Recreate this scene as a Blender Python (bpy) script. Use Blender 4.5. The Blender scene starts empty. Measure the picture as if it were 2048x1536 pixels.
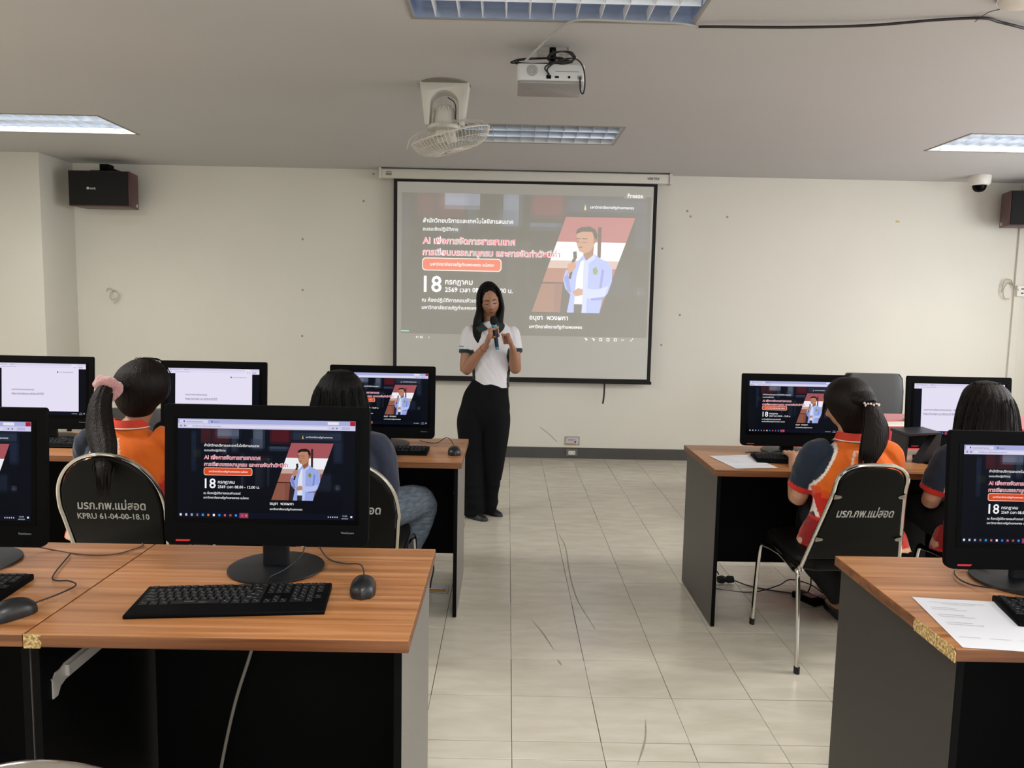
import bpy, bmesh, math, random
from math import sin, cos, pi, radians
from mathutils import Vector, Matrix, noise
random.seed(7)
S = bpy.context.scene
COL = S.collection

# ------------------------------------------------------------------ camera
F_PX, PITCH, ROLL, YAW, CAM_H = 1543.1, .1039, .0201, .0070, 1.482
cam_d = bpy.data.cameras.new('camera'); cam_d.sensor_width = 36; cam_d.lens = F_PX / 2048 * 36
cam_d.clip_start = .05
cam = bpy.data.objects.new('camera', cam_d); COL.objects.link(cam); S.camera = cam
fwd = Vector((sin(YAW) * cos(PITCH), cos(YAW) * cos(PITCH), -sin(PITCH)))
r0 = Vector((cos(YAW), -sin(YAW), 0)); u0 = r0.cross(fwd)
rr = cos(ROLL) * r0 + sin(ROLL) * u0; uu = -sin(ROLL) * r0 + cos(ROLL) * u0
M = Matrix((rr, uu, -fwd)).transposed().to_4x4(); M.translation = (0, 0, CAM_H)
cam.matrix_world = M

# ------------------------------------------------------------------ light
S.view_settings.view_transform = 'Standard'; S.view_settings.look = 'None'
S.view_settings.gamma = 1; S.view_settings.use_curve_mapping = False
S.view_settings.exposure = -0.05
w = bpy.data.worlds.new('sky'); S.world = w; w.use_nodes = True
w.node_tree.nodes['Background'].inputs[0].default_value = (.62, .78, 1, 1)
w.node_tree.nodes['Background'].inputs[1].default_value = 1.6

def area(name, loc, rot, sx, sy, power, col=(1, 1, 1), spread=pi):
    l = bpy.data.lights.new(name, 'AREA'); l.shape = 'RECTANGLE'; l.size = sx; l.size_y = sy
    l.energy = power; l.color = col; l.spread = spread
    o = bpy.data.objects.new(name, l); COL.objects.link(o); o.location = loc; o.rotation_euler = rot
    return o
# daylight through the side windows (openings in wall_right) and the windows behind the camera
area('daylight_side_window', (5.55, 3.9, 1.75), (0, radians(90), 0), 1.5, 4.2, 125, (1, .99, .96))
area('daylight_rear_window', (1.6, -2.75, 1.75), (radians(90), 0, 0), 5.0, 1.5, 70, (.85, .93, 1))
# ceiling lamps of the rows over and behind the camera
for lx in (-3.43, .17, 3.75):
    area('rear_ceiling_lamp', (lx, .65, 2.68), (0, 0, 0), 1.15, .55, 39, (1, .98, .95))
    area('rear_ceiling_lamp', (lx, -1.6, 2.68), (0, 0, 0), 1.15, .55, 30, (1, .98, .95))
for lx in (-3.43, 3.75):
    area('middle_ceiling_lamp', (lx, 3.2, 2.68), (0, 0, 0), 1.15, .55, 92, (1, .98, .95))

# ------------------------------------------------------------------ materials
def srgb(c):
    if isinstance(c, str): c = [int(c[i:i + 2], 16) / 255 for i in (0, 2, 4)]
    return tuple(((v + .055) / 1.055) ** 2.4 if v > .04045 else v / 12.92 for v in c[:3]) + (1,)
class N:
    def __init__(s, name):
        s.m = bpy.data.materials.new(name); s.m.use_nodes = True; s.t = s.m.node_tree; s.n = s.t.nodes
        s.p = s.n['Principled BSDF']; s.out = s.n['Material Output']
    def new(s, t, **k):
        n = s.n.new(t)
        for a, b in k.items(): setattr(n, a, b)
        return n
    def l(s, a, b): s.t.links.new(a, b)
MATS = {}
def mat(name, col, rough=.5, metal=0, spec=.5, var=0, vscale=8, bump=0, bscale=60, stretch=(1, 1, 1), coat=0, sheen=0, objvar=0, trans=0, alpha=1):
    """plain procedural material: base colour broken up by noise, optional bump"""
    if name in MATS: return MATS[name]
    k = N(name); p = k.p
    c = srgb(col)
    p.inputs['Base Color'].default_value = c; p.inputs['Roughness'].default_value = rough
    p.inputs['Metallic'].default_value = metal; p.inputs['Specular IOR Level'].default_value = spec
    p.inputs['Coat Weight'].default_value = coat; p.inputs['Sheen Weight'].default_value = sheen
    p.inputs['Transmission Weight'].default_value = trans; p.inputs['Alpha'].default_value = alpha
    if var or bump or objvar:
        tc = k.new('ShaderNodeTexCoord'); mp = k.new('ShaderNodeMapping'); mp.inputs['Scale'].default_value = stretch
        k.l(tc.outputs['Object'], mp.inputs[0])
    if var or objvar:
        nz = k.new('ShaderNodeTexNoise'); nz.inputs['Scale'].default_value = vscale; nz.inputs['Detail'].default_value = 5
        k.l(mp.outputs[0], nz.inputs['Vector'])
        hs = k.new('ShaderNodeHueSaturation'); hs.inputs['Color'].default_value = c
        mr = k.new('ShaderNodeMapRange'); mr.inputs['From Min'].default_value = .3; mr.inputs['From Max'].default_value = .7
        mr.inputs['To Min'].default_value = 1 - var; mr.inputs['To Max'].default_value = 1 + var
        k.l(nz.outputs['Fac'], mr.inputs['Value'])
        if objvar:
            oi = k.new('ShaderNodeObjectInfo'); m2 = k.new('ShaderNodeMapRange')
            m2.inputs['To Min'].default_value = 1 - objvar; m2.inputs['To Max'].default_value = 1 + objvar
            k.l(oi.outputs['Random'], m2.inputs['Value'])
            mu = k.new('ShaderNodeMath', operation='MULTIPLY'); k.l(mr.outputs[0], mu.inputs[0]); k.l(m2.outputs[0], mu.inputs[1])
            k.l(mu.outputs[0], hs.inputs['Value'])
        else: k.l(mr.outputs[0], hs.inputs['Value'])
        k.l(hs.outputs[0], p.inputs['Base Color'])
    if bump:
        nb = k.new('ShaderNodeTexNoise'); nb.inputs['Scale'].default_value = bscale; nb.inputs['Detail'].default_value = 4
        k.l(mp.outputs[0], nb.inputs['Vector'])
        b = k.new('ShaderNodeBump'); b.inputs['Strength'].default_value = bump; b.inputs['Distance'].default_value = .01
        k.l(nb.outputs['Fac'], b.inputs['Height']); k.l(b.outputs[0], p.inputs['Normal'])
    MATS[name] = k.m; return k.m
def ramp_mat(name, stops, scale, stretch, rough=.4, detail=8, distort=0, bump=.02, rmod=0, world=False, coat=0, objshift=True, spec=.5):
    if name in MATS: return MATS[name]
    k = N(name); p = k.p; p.inputs['Roughness'].default_value = rough; p.inputs['Coat Weight'].default_value = coat
    p.inputs['Specular IOR Level'].default_value = spec
    tc = k.new('ShaderNodeTexCoord'); mp = k.new('ShaderNodeMapping'); mp.inputs['Scale'].default_value = stretch
    if world:
        g = k.new('ShaderNodeNewGeometry'); k.l(g.outputs['Position'], mp.inputs[0])
    else: k.l(tc.outputs['Object'], mp.inputs[0])
    if objshift:
        oi = k.new('ShaderNodeObjectInfo'); mu = k.new('ShaderNodeMath', operation='MULTIPLY'); mu.inputs[1].default_value = 37
        k.l(oi.outputs['Random'], mu.inputs[0]); k.l(mu.outputs[0], mp.inputs['Location'])
    nz = k.new('ShaderNodeTexNoise'); nz.inputs['Scale'].default_value = scale; nz.inputs['Detail'].default_value = detail
    nz.inputs['Distortion'].default_value = distort; k.l(mp.outputs[0], nz.inputs['Vector'])
    cr = k.new('ShaderNodeValToRGB'); e = cr.color_ramp.elements
    e[0].position, e[0].color = stops[0][0], srgb(stops[0][1]); e[1].position, e[1].color = stops[-1][0], srgb(stops[-1][1])
    for s_, c_ in stops[1:-1]:
        q = e.new(s_); q.color = srgb(c_)
    k.l(nz.outputs['Fac'], cr.inputs[0]); k.l(cr.outputs[0], p.inputs['Base Color'])
    b = k.new('ShaderNodeBump'); b.inputs['Strength'].default_value = bump; b.inputs['Distance'].default_value = .01
    k.l(nz.outputs['Fac'], b.inputs['Height']); k.l(b.outputs[0], p.inputs['Normal'])
    if rmod:
        m2 = k.new('ShaderNodeMapRange'); m2.inputs['To Min'].default_value = rough - rmod; m2.inputs['To Max'].default_value = rough + rmod
        k.l(nz.outputs['Fac'], m2.inputs['Value']); k.l(m2.outputs[0], p.inputs['Roughness'])
    MATS[name] = k.m; return k.m
def emit(name, col, strength):
    if name in MATS: return MATS[name]
    k = N(name); k.p.inputs['Base Color'].default_value = srgb(col); k.p.inputs['Emission Color'].default_value = srgb(col)
    k.p.inputs['Emission Strength'].default_value = strength; MATS[name] = k.m; return k.m
def vcol_mat(name, rough=.8, emis=0, base=None, sheen=0, bump=0, bscale=200, spec=.3):
    """colour from the mesh's own colour attribute (printed cloth, lit displays)"""
    if name in MATS: return MATS[name]
    k = N(name); a = k.new('ShaderNodeVertexColor', layer_name='Col'); p = k.p
    p.inputs['Roughness'].default_value = rough; p.inputs['Sheen Weight'].default_value = sheen; p.inputs['Specular IOR Level'].default_value = spec
    if emis:
        k.l(a.outputs['Color'], p.inputs['Emission Color']); p.inputs['Emission Strength'].default_value = emis
        p.inputs['Base Color'].default_value = srgb(base or '050507')
    else: k.l(a.outputs['Color'], p.inputs['Base Color'])
    if bump:
        tc = k.new('ShaderNodeTexCoord'); nb = k.new('ShaderNodeTexNoise'); nb.inputs['Scale'].default_value = bscale
        k.l(tc.outputs['Object'], nb.inputs['Vector']); b = k.new('ShaderNodeBump'); b.inputs['Strength'].default_value = bump
        b.inputs['Distance'].default_value = .01; k.l(nb.outputs['Fac'], b.inputs['Height']); k.l(b.outputs[0], p.inputs['Normal'])
    MATS[name] = k.m; return k.m

WALL = mat('cream_wall_paint', 'd9d5ca', .7, var=.025, vscale=1.2, bump=.05, bscale=40)
CEIL = mat('ceiling_paint', 'bdbcbc', .8, var=.015, vscale=1, bump=.03, bscale=30)
SKIRT = mat('grey_vinyl_skirting', '4a4846', .45, var=.05, vscale=6)
WOOD = ramp_mat('laminate_wood', [(.3, '88562f'), (.45, 'a26b3f'), (.55, 'ae774a'), (.7, 'bb885c')], 3.0, (.45, 17, 17), .34, 8, .3, .004, .06)
WOODE = ramp_mat('laminate_edge', [(.3, '59311a'), (.5, '724424'), (.7, '84532f')], 3, (.6, 10, 22), .38, 6, .4, .01)
CHIP = ramp_mat('raw_chipboard', [(.35, '7d6440'), (.5, 'b3935c'), (.65, 'd8bf86')], 160, (1, 1, 1), .9, 4, 0, .4, objshift=False)
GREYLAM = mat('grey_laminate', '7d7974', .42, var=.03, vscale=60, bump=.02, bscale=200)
GREYLAMN = mat('grey_laminate_deep_shade', '373430', .5, var=.03, vscale=60, bump=.02, bscale=200, spec=.3)  # grey laminate with the front right desks' shade put into its colour
GREYLAMD = mat('grey_laminate_shaded', '4c4945', .45, var=.03, vscale=60, bump=.02, bscale=200)  # shaded copy of the grey laminate for the far right desks
BLACKLAM = mat('black_laminate', '060607', .6, var=.1, vscale=30, spec=.08)
BLACKPL = mat('black_plastic', '060607', .55, bump=.02, bscale=400, spec=.06)
BLACKGL = mat('black_gloss', '040405', .25, spec=.06)
KEYM = mat('key_plastic', '0c0c0d', .5, spec=.35)
STAND = mat('stand_grey', '17181a', .4, spec=.25)
CHROME = mat('chrome', 'd9d6cf', .14, 1)
DULLST = mat('dull_steel', 'a9a69e', .38, 1)
WHITEPL = mat('white_plastic', 'dedbd3', .4)
GREYPL = mat('grey_plastic', '8c8a86', .5)
PAPER = mat('white_paper', 'd6d7dc', .8)
VINYL = mat('black_vinyl', '080706', .48, var=.1, vscale=20, bump=.05, bscale=120, spec=.18)
RUBBER = mat('black_rubber', '0b0b0c', .7)
CABLE = mat('black_cable', '0c0c0e', .5)
TILE = ramp_mat('vinyl_tile', [(.25, 'c2bba9'), (.47, 'cac3b3'), (.56, 'cec7b7'), (.75, 'd4cec0')], 3.2, (1.6, 5, 1), .24, 9, .4, .006, .06, spec=.5)
GROUT = mat('dark_joint', '3b352b', .8)
INKW = mat('white_stencil_paint', 'b9b7b0', .7, var=.25, vscale=60)

# ------------------------------------------------------------------ mesh helpers
def cr(pts, n):
    """Catmull-Rom through tuples of any length"""
    P = [tuple(p) for p in pts]
    if len(P) < 3:
        return [tuple(a + (b - a) * t / n for a, b in zip(P[0], P[1])) for t in range(n)] + [P[1]]
    out = []; E = [tuple(2 * a - b for a, b in zip(P[0], P[1]))] + P + [tuple(2 * a - b for a, b in zip(P[-1], P[-2]))]
    for i in range(1, len(E) - 2):
        p0, p1, p2, p3 = E[i - 1], E[i], E[i + 1], E[i + 2]
        for k in range(n):
            t = k / n
            out.append(tuple(.5 * (2 * b + (c - a) * t + (2 * a - 5 * b + 4 * c - d) * t * t + (3 * b - a - 3 * c + d) * t ** 3) for a, b, c, d in zip(p0, p1, p2, p3)))
    out.append(P[-1]); return out
class G:
    def __init__(s): s.v = []; s.f = []; s.m = []; s.c = []
    def add(s, vs, fs, mi=0, col=None):
        b = len(s.v); s.v += [tuple(v) for v in vs]; s.f += [tuple(i + b for i in f) for f in fs]; s.m += [mi] * len(fs); s.c += [col] * len(fs); return s
    def box(s, c, d, mi=0, rot=None, col=None, taper=1):
        hx, hy, hz = (q / 2 for q in d); vs = []
        for z in (-1, 1):
            t = taper if z > 0 else 1
            for x, y in ((-1, -1), (1, -1), (1, 1), (-1, 1)):
                p = Vector((x * hx * t, y * hy * t, z * hz))
                if rot is not None: p = rot @ p
                vs.append(p + Vector(c))
        return s.add(vs, [(3, 2, 1, 0), (4, 5, 6, 7), (0, 1, 5, 4), (1, 2, 6, 5), (2, 3, 7, 6), (3, 0, 4, 7)], mi, col)
    def b2(s, a, b, mi=0, col=None):
        return s.box([(p + q) / 2 for p, q in zip(a, b)], [abs(q - p) for p, q in zip(a, b)], mi, None, col)
    def prism(s, poly, z0, z1, mi=0, ax='z', col=None):
        n = len(poly)
        def q(x, y, z): return (x, y, z) if ax == 'z' else ((x, z, y) if ax == 'y' else (z, x, y))
        vs = [q(x, y, z0) for x, y in poly] + [q(x, y, z1) for x, y in poly]
        fs = [tuple(range(n))[::-1], tuple(range(n, 2 * n))] + [(i, (i + 1) % n, n + (i + 1) % n, n + i) for i in range(n)]
        return s.add(vs, fs, mi, col)
    def rings(s, R, mi=0, cap=True, closed=False, col=None):
        n = len(R[0]); vs = [p for r in R for p in r]; fs = []; m = len(R)
        for j in range(m if closed else m - 1):
            for i in range(n): fs.append((j * n + i, j * n + (i + 1) % n, ((j + 1) % m) * n + (i + 1) % n, ((j + 1) % m) * n + i))
        if cap and not closed: fs += [tuple(range(n))[::-1], tuple(range((m - 1) * n, m * n))]
        return s.add(vs, fs, mi, col)
    def tube(s, pts, r, n=8, mi=0, sub=4, up=None, closed=False, rnd=0, groove=None):
        """tube along points; r scalar, list, or list of (a,b): a along 'side', b along the other axis"""
        if not isinstance(r, (list, tuple)) or (isinstance(r, tuple)): r = [r] * len(pts)
        rr_ = [(q, q) if not isinstance(q, tuple) else q for q in r]
        P = [tuple(p) + q for p, q in zip(pts, rr_)]
        if sub > 1: P = cr(P, sub)
        C = [Vector(p[:3]) for p in P]; rad = [p[3:] for p in P]; m = len(C)
        T = [(C[min(i + 1, m - 1)] - C[max(i - 1, 0)]).normalized() for i in range(m)]
        if rnd:   # hemispherical ends
            k = rnd; a, b = [], []
            for q in range(k, 0, -1):
                t = q / k * pi / 2 * .97; a.append((C[0] - T[0] * sin(t) * min(rad[0]), T[0], tuple(x * cos(t) for x in rad[0])))
            for q in range(1, k + 1):
                t = q / k * pi / 2 * .97; b.append((C[-1] + T[-1] * sin(t) * min(rad[-1]), T[-1], tuple(x * cos(t) for x in rad[-1])))
            C = [x[0] for x in a] + C + [x[0] for x in b]; T = [x[1] for x in a] + T + [x[1] for x in b]; rad = [x[2] for x in a] + rad + [x[2] for x in b]
        R = []; side = None
        for i in range(len(C)):
            if up is not None: sd = T[i].cross(Vector(up))
            elif side is None:
                sd = T[i].cross(Vector((0, 0, 1)))
                if sd.length < .1: sd = T[i].cross(Vector((0, 1, 0)))
            else: sd = side - T[i] * side.dot(T[i])
            if sd.length < 1e-5: sd = side or Vector((1, 0, 0))
            side = sd.normalized(); o = side.cross(T[i]).normalized()
            ring = []
            for k in range(n):
                a = 2 * pi * k / n; g = groove(i / len(C), a) if groove else 1
                ring.append(C[i] + side * cos(a) * rad[i][0] * g + o * sin(a) * rad[i][1] * g)
            R.append(ring)
        return s.rings(R, mi, True, closed)
    def lathe(s, prof, n=24, c=(0, 0, 0), mi=0, ax='z'):
        R = []
        for r, z in prof:
            ring = []
            for k in range(n):
                a = 2 * pi * k / n; x, y = r * cos(a), r * sin(a)
                ring.append((c[0] + x, c[1] + y, c[2] + z) if ax == 'z' else (c[0] + x, c[1] + z, c[2] - y))
            R.append(ring)
        return s.rings(R, mi)
    def ell(s, c, r, nu=20, nv=12, mi=0, rot=None):
        R = []
        for j in range(nv + 1):
            t = max(.03, min(pi - .03, pi * j / nv)); ring = []
            for k in range(nu):
                a = 2 * pi * k / nu; p = Vector((r[0] * sin(t) * cos(a), r[1] * sin(t) * sin(a), -r[2] * cos(t)))
                if rot is not None: p = rot @ p
                ring.append(p + Vector(c))
            R.append(ring)
        return s.rings(R, mi)
    def mesh(s, name, mats, smooth=40, bevel=0, segs=2, bang=35, merge=False):
        me = bpy.data.meshes.new(name); me.from_pydata(s.v, [], s.f)
        for m_ in mats: me.materials.append(m_)
        me.polygons.foreach_set('material_index', s.m)
        if any(c is not None for c in s.c):
            ca = me.color_attributes.new('Col', 'FLOAT_COLOR', 'CORNER'); arr = []
            for p, c in zip(me.polygons, s.c):
                cc = srgb(c or '000000')
                for _ in p.loop_indices: arr += cc
            ca.data.foreach_set('color', arr)
        bm = bmesh.new(); bm.from_mesh(me)
        if merge: bmesh.ops.remove_doubles(bm, verts=bm.verts, dist=1e-5)
        bmesh.ops.recalc_face_normals(bm, faces=bm.faces)
        if bevel:
            ed = [e for e in bm.edges if len(e.link_faces) == 2 and e.calc_face_angle(0) > radians(bang)]
            bmesh.ops.bevel(bm, geom=ed, offset=bevel, segments=segs, affect='EDGES', profile=.5, clamp_overlap=True)
        bm.to_mesh(me); bm.free()
        if smooth:
            me.shade_smooth(); me.set_sharp_from_angle(angle=radians(smooth))
        me.update(); return me
def obj(name, me, parent=None, loc=(0, 0, 0), rot=(0, 0, 0)):
    o = bpy.data.objects.new(name, me); COL.objects.link(o); o.location = loc; o.rotation_euler = rot
    if parent is not None: o.parent = parent
    return o
def thing(name, label, cat, loc=(0, 0, 0), rz=0, group=None):
    o = obj(name, None, None, loc, (0, 0, rz)); o.empty_display_size = .1; tag(o, label, cat, group); return o
def tag(o, label, cat, group=None):
    o['label'] = label; o['category'] = cat
    if group: o['group'] = group
    return o
def struct(o): o['kind'] = 'structure'; return o
CACHE = {}
def cached(key, fn):
    if key not in CACHE: CACHE[key] = fn()
    return CACHE[key]
import numpy as np
def displace(me, fn):
    n = len(me.vertices); co = np.empty(n * 3); no = np.empty(n * 3)
    me.vertices.foreach_get('co', co); me.vertices.foreach_get('normal', no); co = co.reshape(-1, 3); no = no.reshape(-1, 3)
    d = np.array([fn(Vector(q)) for q in co]); co += no * d[:, None]; me.vertices.foreach_set('co', co.ravel()); me.update()
def voxel(me, size, it=2, fac=.5):
    """fuse overlapping shells into one continuous skin"""
    o = bpy.data.objects.new('tmp', me); COL.objects.link(o)
    r = o.modifiers.new('r', 'REMESH'); r.mode = 'VOXEL'; r.voxel_size = size
    if it: q = o.modifiers.new('s', 'SMOOTH'); q.iterations = it; q.factor = fac
    dg = bpy.context.evaluated_depsgraph_get(); out = bpy.data.meshes.new_from_object(o.evaluated_get(dg))
    bpy.data.objects.remove(o); out.name = me.name
    for m_ in me.materials:
        if m_ and m_.name not in [x.name for x in out.materials if x]: out.materials.append(m_)
    out.shade_smooth(); return out
def paint(me, fn, nm='Col'):
    ca = me.color_attributes.get(nm) or me.color_attributes.new(nm, 'FLOAT_COLOR', 'POINT'); arr = []
    for v in me.vertices: arr += srgb(fn(v.co))
    ca.data.foreach_set('color', arr)
FONT_BOLD = .0
def text_verts(body, bold=0.0, res=2):
    key = ('T', body, bold, res)
    if key not in CACHE:
        c = bpy.data.curves.new('t', 'FONT'); c.body = body; c.offset = bold; c.resolution_u = res; c.size = 1
        o = bpy.data.objects.new('t', c); COL.objects.link(o)
        dg = bpy.context.evaluated_depsgraph_get(); me = bpy.data.meshes.new_from_object(o.evaluated_get(dg))
        vs = [tuple(v.co) for v in me.vertices]; fs = [tuple(p.vertices) for p in me.polygons]
        bpy.data.objects.remove(o); bpy.data.curves.remove(c); bpy.data.meshes.remove(me)
        x0 = min(v[0] for v in vs); x1 = max(v[0] for v in vs)
        CACHE[key] = ([(v[0] - x0, v[1]) for v in vs], fs, x1 - x0)
    return CACHE[key]
def text_mesh(body, width, mat_, name='lettering', bold=.01, hscale=1, center=True, slant=0):
    """flat lettering in the XZ plane facing -y, baseline at z=0"""
    vs, fs, W = text_verts(body, bold); k = width / W; g = G()
    g.add([((v[0]) * k - (width / 2 if center else 0) + slant * v[1] * k, 0, v[1] * k * hscale) for v in vs], fs)
    return g.mesh(name, [mat_], 0)

# ------------------------------------------------------------------ room shell
YB, HC, XL, XR, YF = 7.375, 2.70, -5.2, 5.3, -2.6
o = struct(obj('wall_back', G().b2((XL - .1, YB, 0), (XR + .1, YB + .15, 3)).mesh('wall_back', [WALL])))
g = G()   # wall_left carries the square pillar in the corner
g.b2((XL - .15, YF, 0), (XL, YB, 3)); g.b2((XL, 6.85, 0), (-4.08, YB, HC))
struct(obj('wall_left', g.mesh('wall_left', [WALL], 30, .004)))
g = G()   # wall_right with two window openings (z 1.0-2.45)
for y0, y1, z0, z1 in ((YF, YB, 0, 1.0), (YF, YB, 2.45, 3), (YF, 1.9, 1, 2.45), (4.1, 4.3, 1, 2.45), (6.5, YB, 1, 2.45)): g.b2((XR, y0, z0), (XR + .15, y1, z1))
struct(obj('wall_right', g.mesh('wall_right', [WALL], 0)))
g = G()
for x0, x1, z0, z1 in ((XL, XR, 0, 1.0), (XL, XR, 2.45, 3), (XL, -.9, 1, 2.45), (4.1, XR, 1, 2.45)): g.b2((x0, YF - .15, z0), (x1, YF, z1))
struct(obj('wall_front', g.mesh('wall_front', [WALL], 0)))
ALU = mat('window_aluminium', '9a9a98', .4, .6)
GLASS = mat('window_glass', 'f4f8fa', .02, trans=1)
for n_, (y0, y1) in enumerate(((1.9, 4.1), (4.3, 6.5))):
    wn = struct(obj('window_%d' % (n_ + 1), None, None, (XR, (y0 + y1) / 2, 1.0)))
    g = G(); hw = (y1 - y0) / 2
    g.b2((.02, -hw, 0), (.08, -hw + .05, 1.45)); g.b2((.02, hw - .05, 0), (.08, hw, 1.45)); g.b2((.02, -hw + .05, 0), (.08, hw - .05, .05)); g.b2((.02, -hw + .05, 1.4), (.08, hw - .05, 1.45)); g.b2((.03, -.025, .05), (.07, .025, 1.4))
    obj('window_frame', g.mesh('window_frame', [ALU], 0), wn)
wn = struct(obj('window_3', None, None, (1.6, YF, 1.0)))
g = G()
for x in (-2.5, -1.25, 0, 1.25, 2.5): g.b2((x - .03 if x > -2.5 else x, -.08, 0), (x + .03 if x < 2.5 else x, -.02, 1.45))
g.b2((-2.47, -.079, 0), (2.47, -.021, .05)); g.b2((-2.47, -.079, 1.4), (2.47, -.021, 1.45))
obj('window_frame', g.mesh('window_frame', [ALU], 0), wn)

# ceiling slab with openings for the recessed light fittings
FIT = [(-3.43, 5.73), (.17, 5.73), (3.75, 5.70), (.17, 3.18)]
xs = sorted({XL, XR} | {a - .61 for a, b in FIT} | {a + .61 for a, b in FIT}); ys = sorted({YF, YB} | {b - .3 for a, b in FIT} | {b + .3 for a, b in FIT})
g = G()
for i in range(len(xs) - 1):
    for j in range(len(ys) - 1):
        cx, cy = (xs[i] + xs[i + 1]) / 2, (ys[j] + ys[j + 1]) / 2
        if any(abs(cx - a) < .61 and abs(cy - b) < .3 for a, b in FIT): continue
        g.b2((xs[i], ys[j], HC), (xs[i + 1], ys[j + 1], HC + .12))
g.b2((XL, YF, HC + .121), (XR, YB, HC + .2))
struct(obj('ceiling', g.mesh('ceiling', [CEIL], 0)))

# skirting along the back wall and the pillar
g = G(); g.prism([(YB - .012, 0), (YB, 0), (YB, .105), (YB - .006, .105), (YB - .012, .098)], -4.08, XR, ax='x')
struct(obj('baseboard_back', g.mesh('baseboard_back', [SKIRT], 0)))
g = G(); g.b2((XL, 6.838, 0), (-4.068, 6.85, .105)); g.b2((-4.08, 6.85, 0), (-4.068, YB - .012, .105))
struct(obj('baseboard_left', g.mesh('baseboard_left', [SKIRT], 0)))

# floor: sub-floor showing dark in the joints, one tile object for each tile the aisle shows
T = .3048; GX, GY = .0408, 3.403
fl = struct(obj('floor', G().b2((XL, YF, -.1), (XR, YB, -.005)).mesh('floor', [GROUT], 0)))
rows = []
y = GY - 3 * T; rows.append((y - .105, y)); 
while y < YB: rows.append((y, min(y + T, YB))); y += T
y = GY - 3 * T - .105
while y > YF: rows.insert(0, (max(y - T, YF), y)); y -= T
cols = []; x = GX - 18 * T
while x < XR: 
    if x + T > XL: cols.append((max(x, XL), min(x + T, XR)))
    x += T
tile_me = {}; rest = G(); J = .0011
for (y0, y1) in rows:
    for (x0, x1) in cols:
        if y1 > 2.2 and -1.2 < (x0 + x1) / 2 < 2.4 and len(tile_me) >= 0:
            w_, h_ = round(x1 - x0, 3), round(y1 - y0, 3)
            if (w_, h_) not in tile_me:
                tg = G(); tg.b2((-w_ / 2 + J, -h_ / 2 + J * 1.6, -.005), (w_ / 2 - J, h_ / 2 - J * 1.6, 0)); tile_me[(w_, h_)] = tg.mesh('tile', [TILE], 0, .0006, 1)
            obj('tile', tile_me[(w_, h_)], fl, ((x0 + x1) / 2 + random.uniform(-.0005, .0005), (y0 + y1) / 2 + random.uniform(-.0005, .0005), random.uniform(-.0004, 0)), (0, 0, random.uniform(-.001, .001)))
        else: rest.b2((x0 + J, y0 + J, -.005), (x1 - J, y1 - J, 0))
o = obj('tile_field', rest.mesh('tile_field', [TILE], 0), fl); o['kind'] = 'stuff'
SCUFF = mat('dark_scuff', '9a9484', .5, var=.2, vscale=30)
for pts, wd in (([(.354, 4.90), (.38, 4.63), (.37, 4.12), (.379, 3.76), (.429, 3.413)], .006), ([(.141, 3.502), (.188, 3.349), (.226, 3.189)], .005), ([(.235, 3.10), (.25, 3.05)], .006), ([(.524, 2.636), (.499, 2.507), (.449, 2.361)], .005), ([(1.30, 2.9), (1.42, 2.75), (1.50, 2.60)], .006), ([(1.01, 3.75), (1.09, 3.76)], .006)):
    P = cr(pts, 6); vs = []
    for i, p in enumerate(P):
        q = P[min(i + 1, len(P) - 1)]; q0 = P[max(i - 1, 0)]; d = Vector((q[0] - q0[0], q[1] - q0[1])).normalized(); e = wd / 2 * sin(pi * (i + .3) / (len(P) - .4)) + .0008
        vs += [(p[0] - d.y * e, p[1] + d.x * e, .0004), (p[0] + d.y * e, p[1] - d.x * e, .0004)]
    g = G(); g.add(vs, [(2 * i, 2 * i + 1, 2 * i + 3, 2 * i + 2) for i in range(len(P) - 1)])
    obj('scuff_mark', g.mesh('scuff_mark', [SCUFF], 0), fl)

# wall marks
FILL = mat('wall_filler_spot', '9b9484', .8)
for x, z in ((-1.95, 1.57), (-1.946, 2.046), (-1.958, 1.134), (-1.373, 2.409), (1.667, 2.379), (2.046, 2.332), (1.473, 1.116), (1.638, 1.405), (1.446, 2.027), (-1.28, 2.66), (1.70, 2.33)):
    obj('screw_hole', cached('hole', lambda: G().lathe([(.001, 0), (.009, 0), (.011, .002), (.001, .002)], 8, ax='y').mesh('screw_hole', [FILL])), bpy.data.objects['wall_back'], (x, YB - .002, z))
g = G().tube([(.33, YB - .002, .30), (.42, YB - .002, .235), (.50, YB - .002, .16)], .0022, 6)
obj('crack', g.mesh('crack', [mat('crack_grey', 'a59d8b', .9)]), bpy.data.objects['wall_back'])

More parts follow.
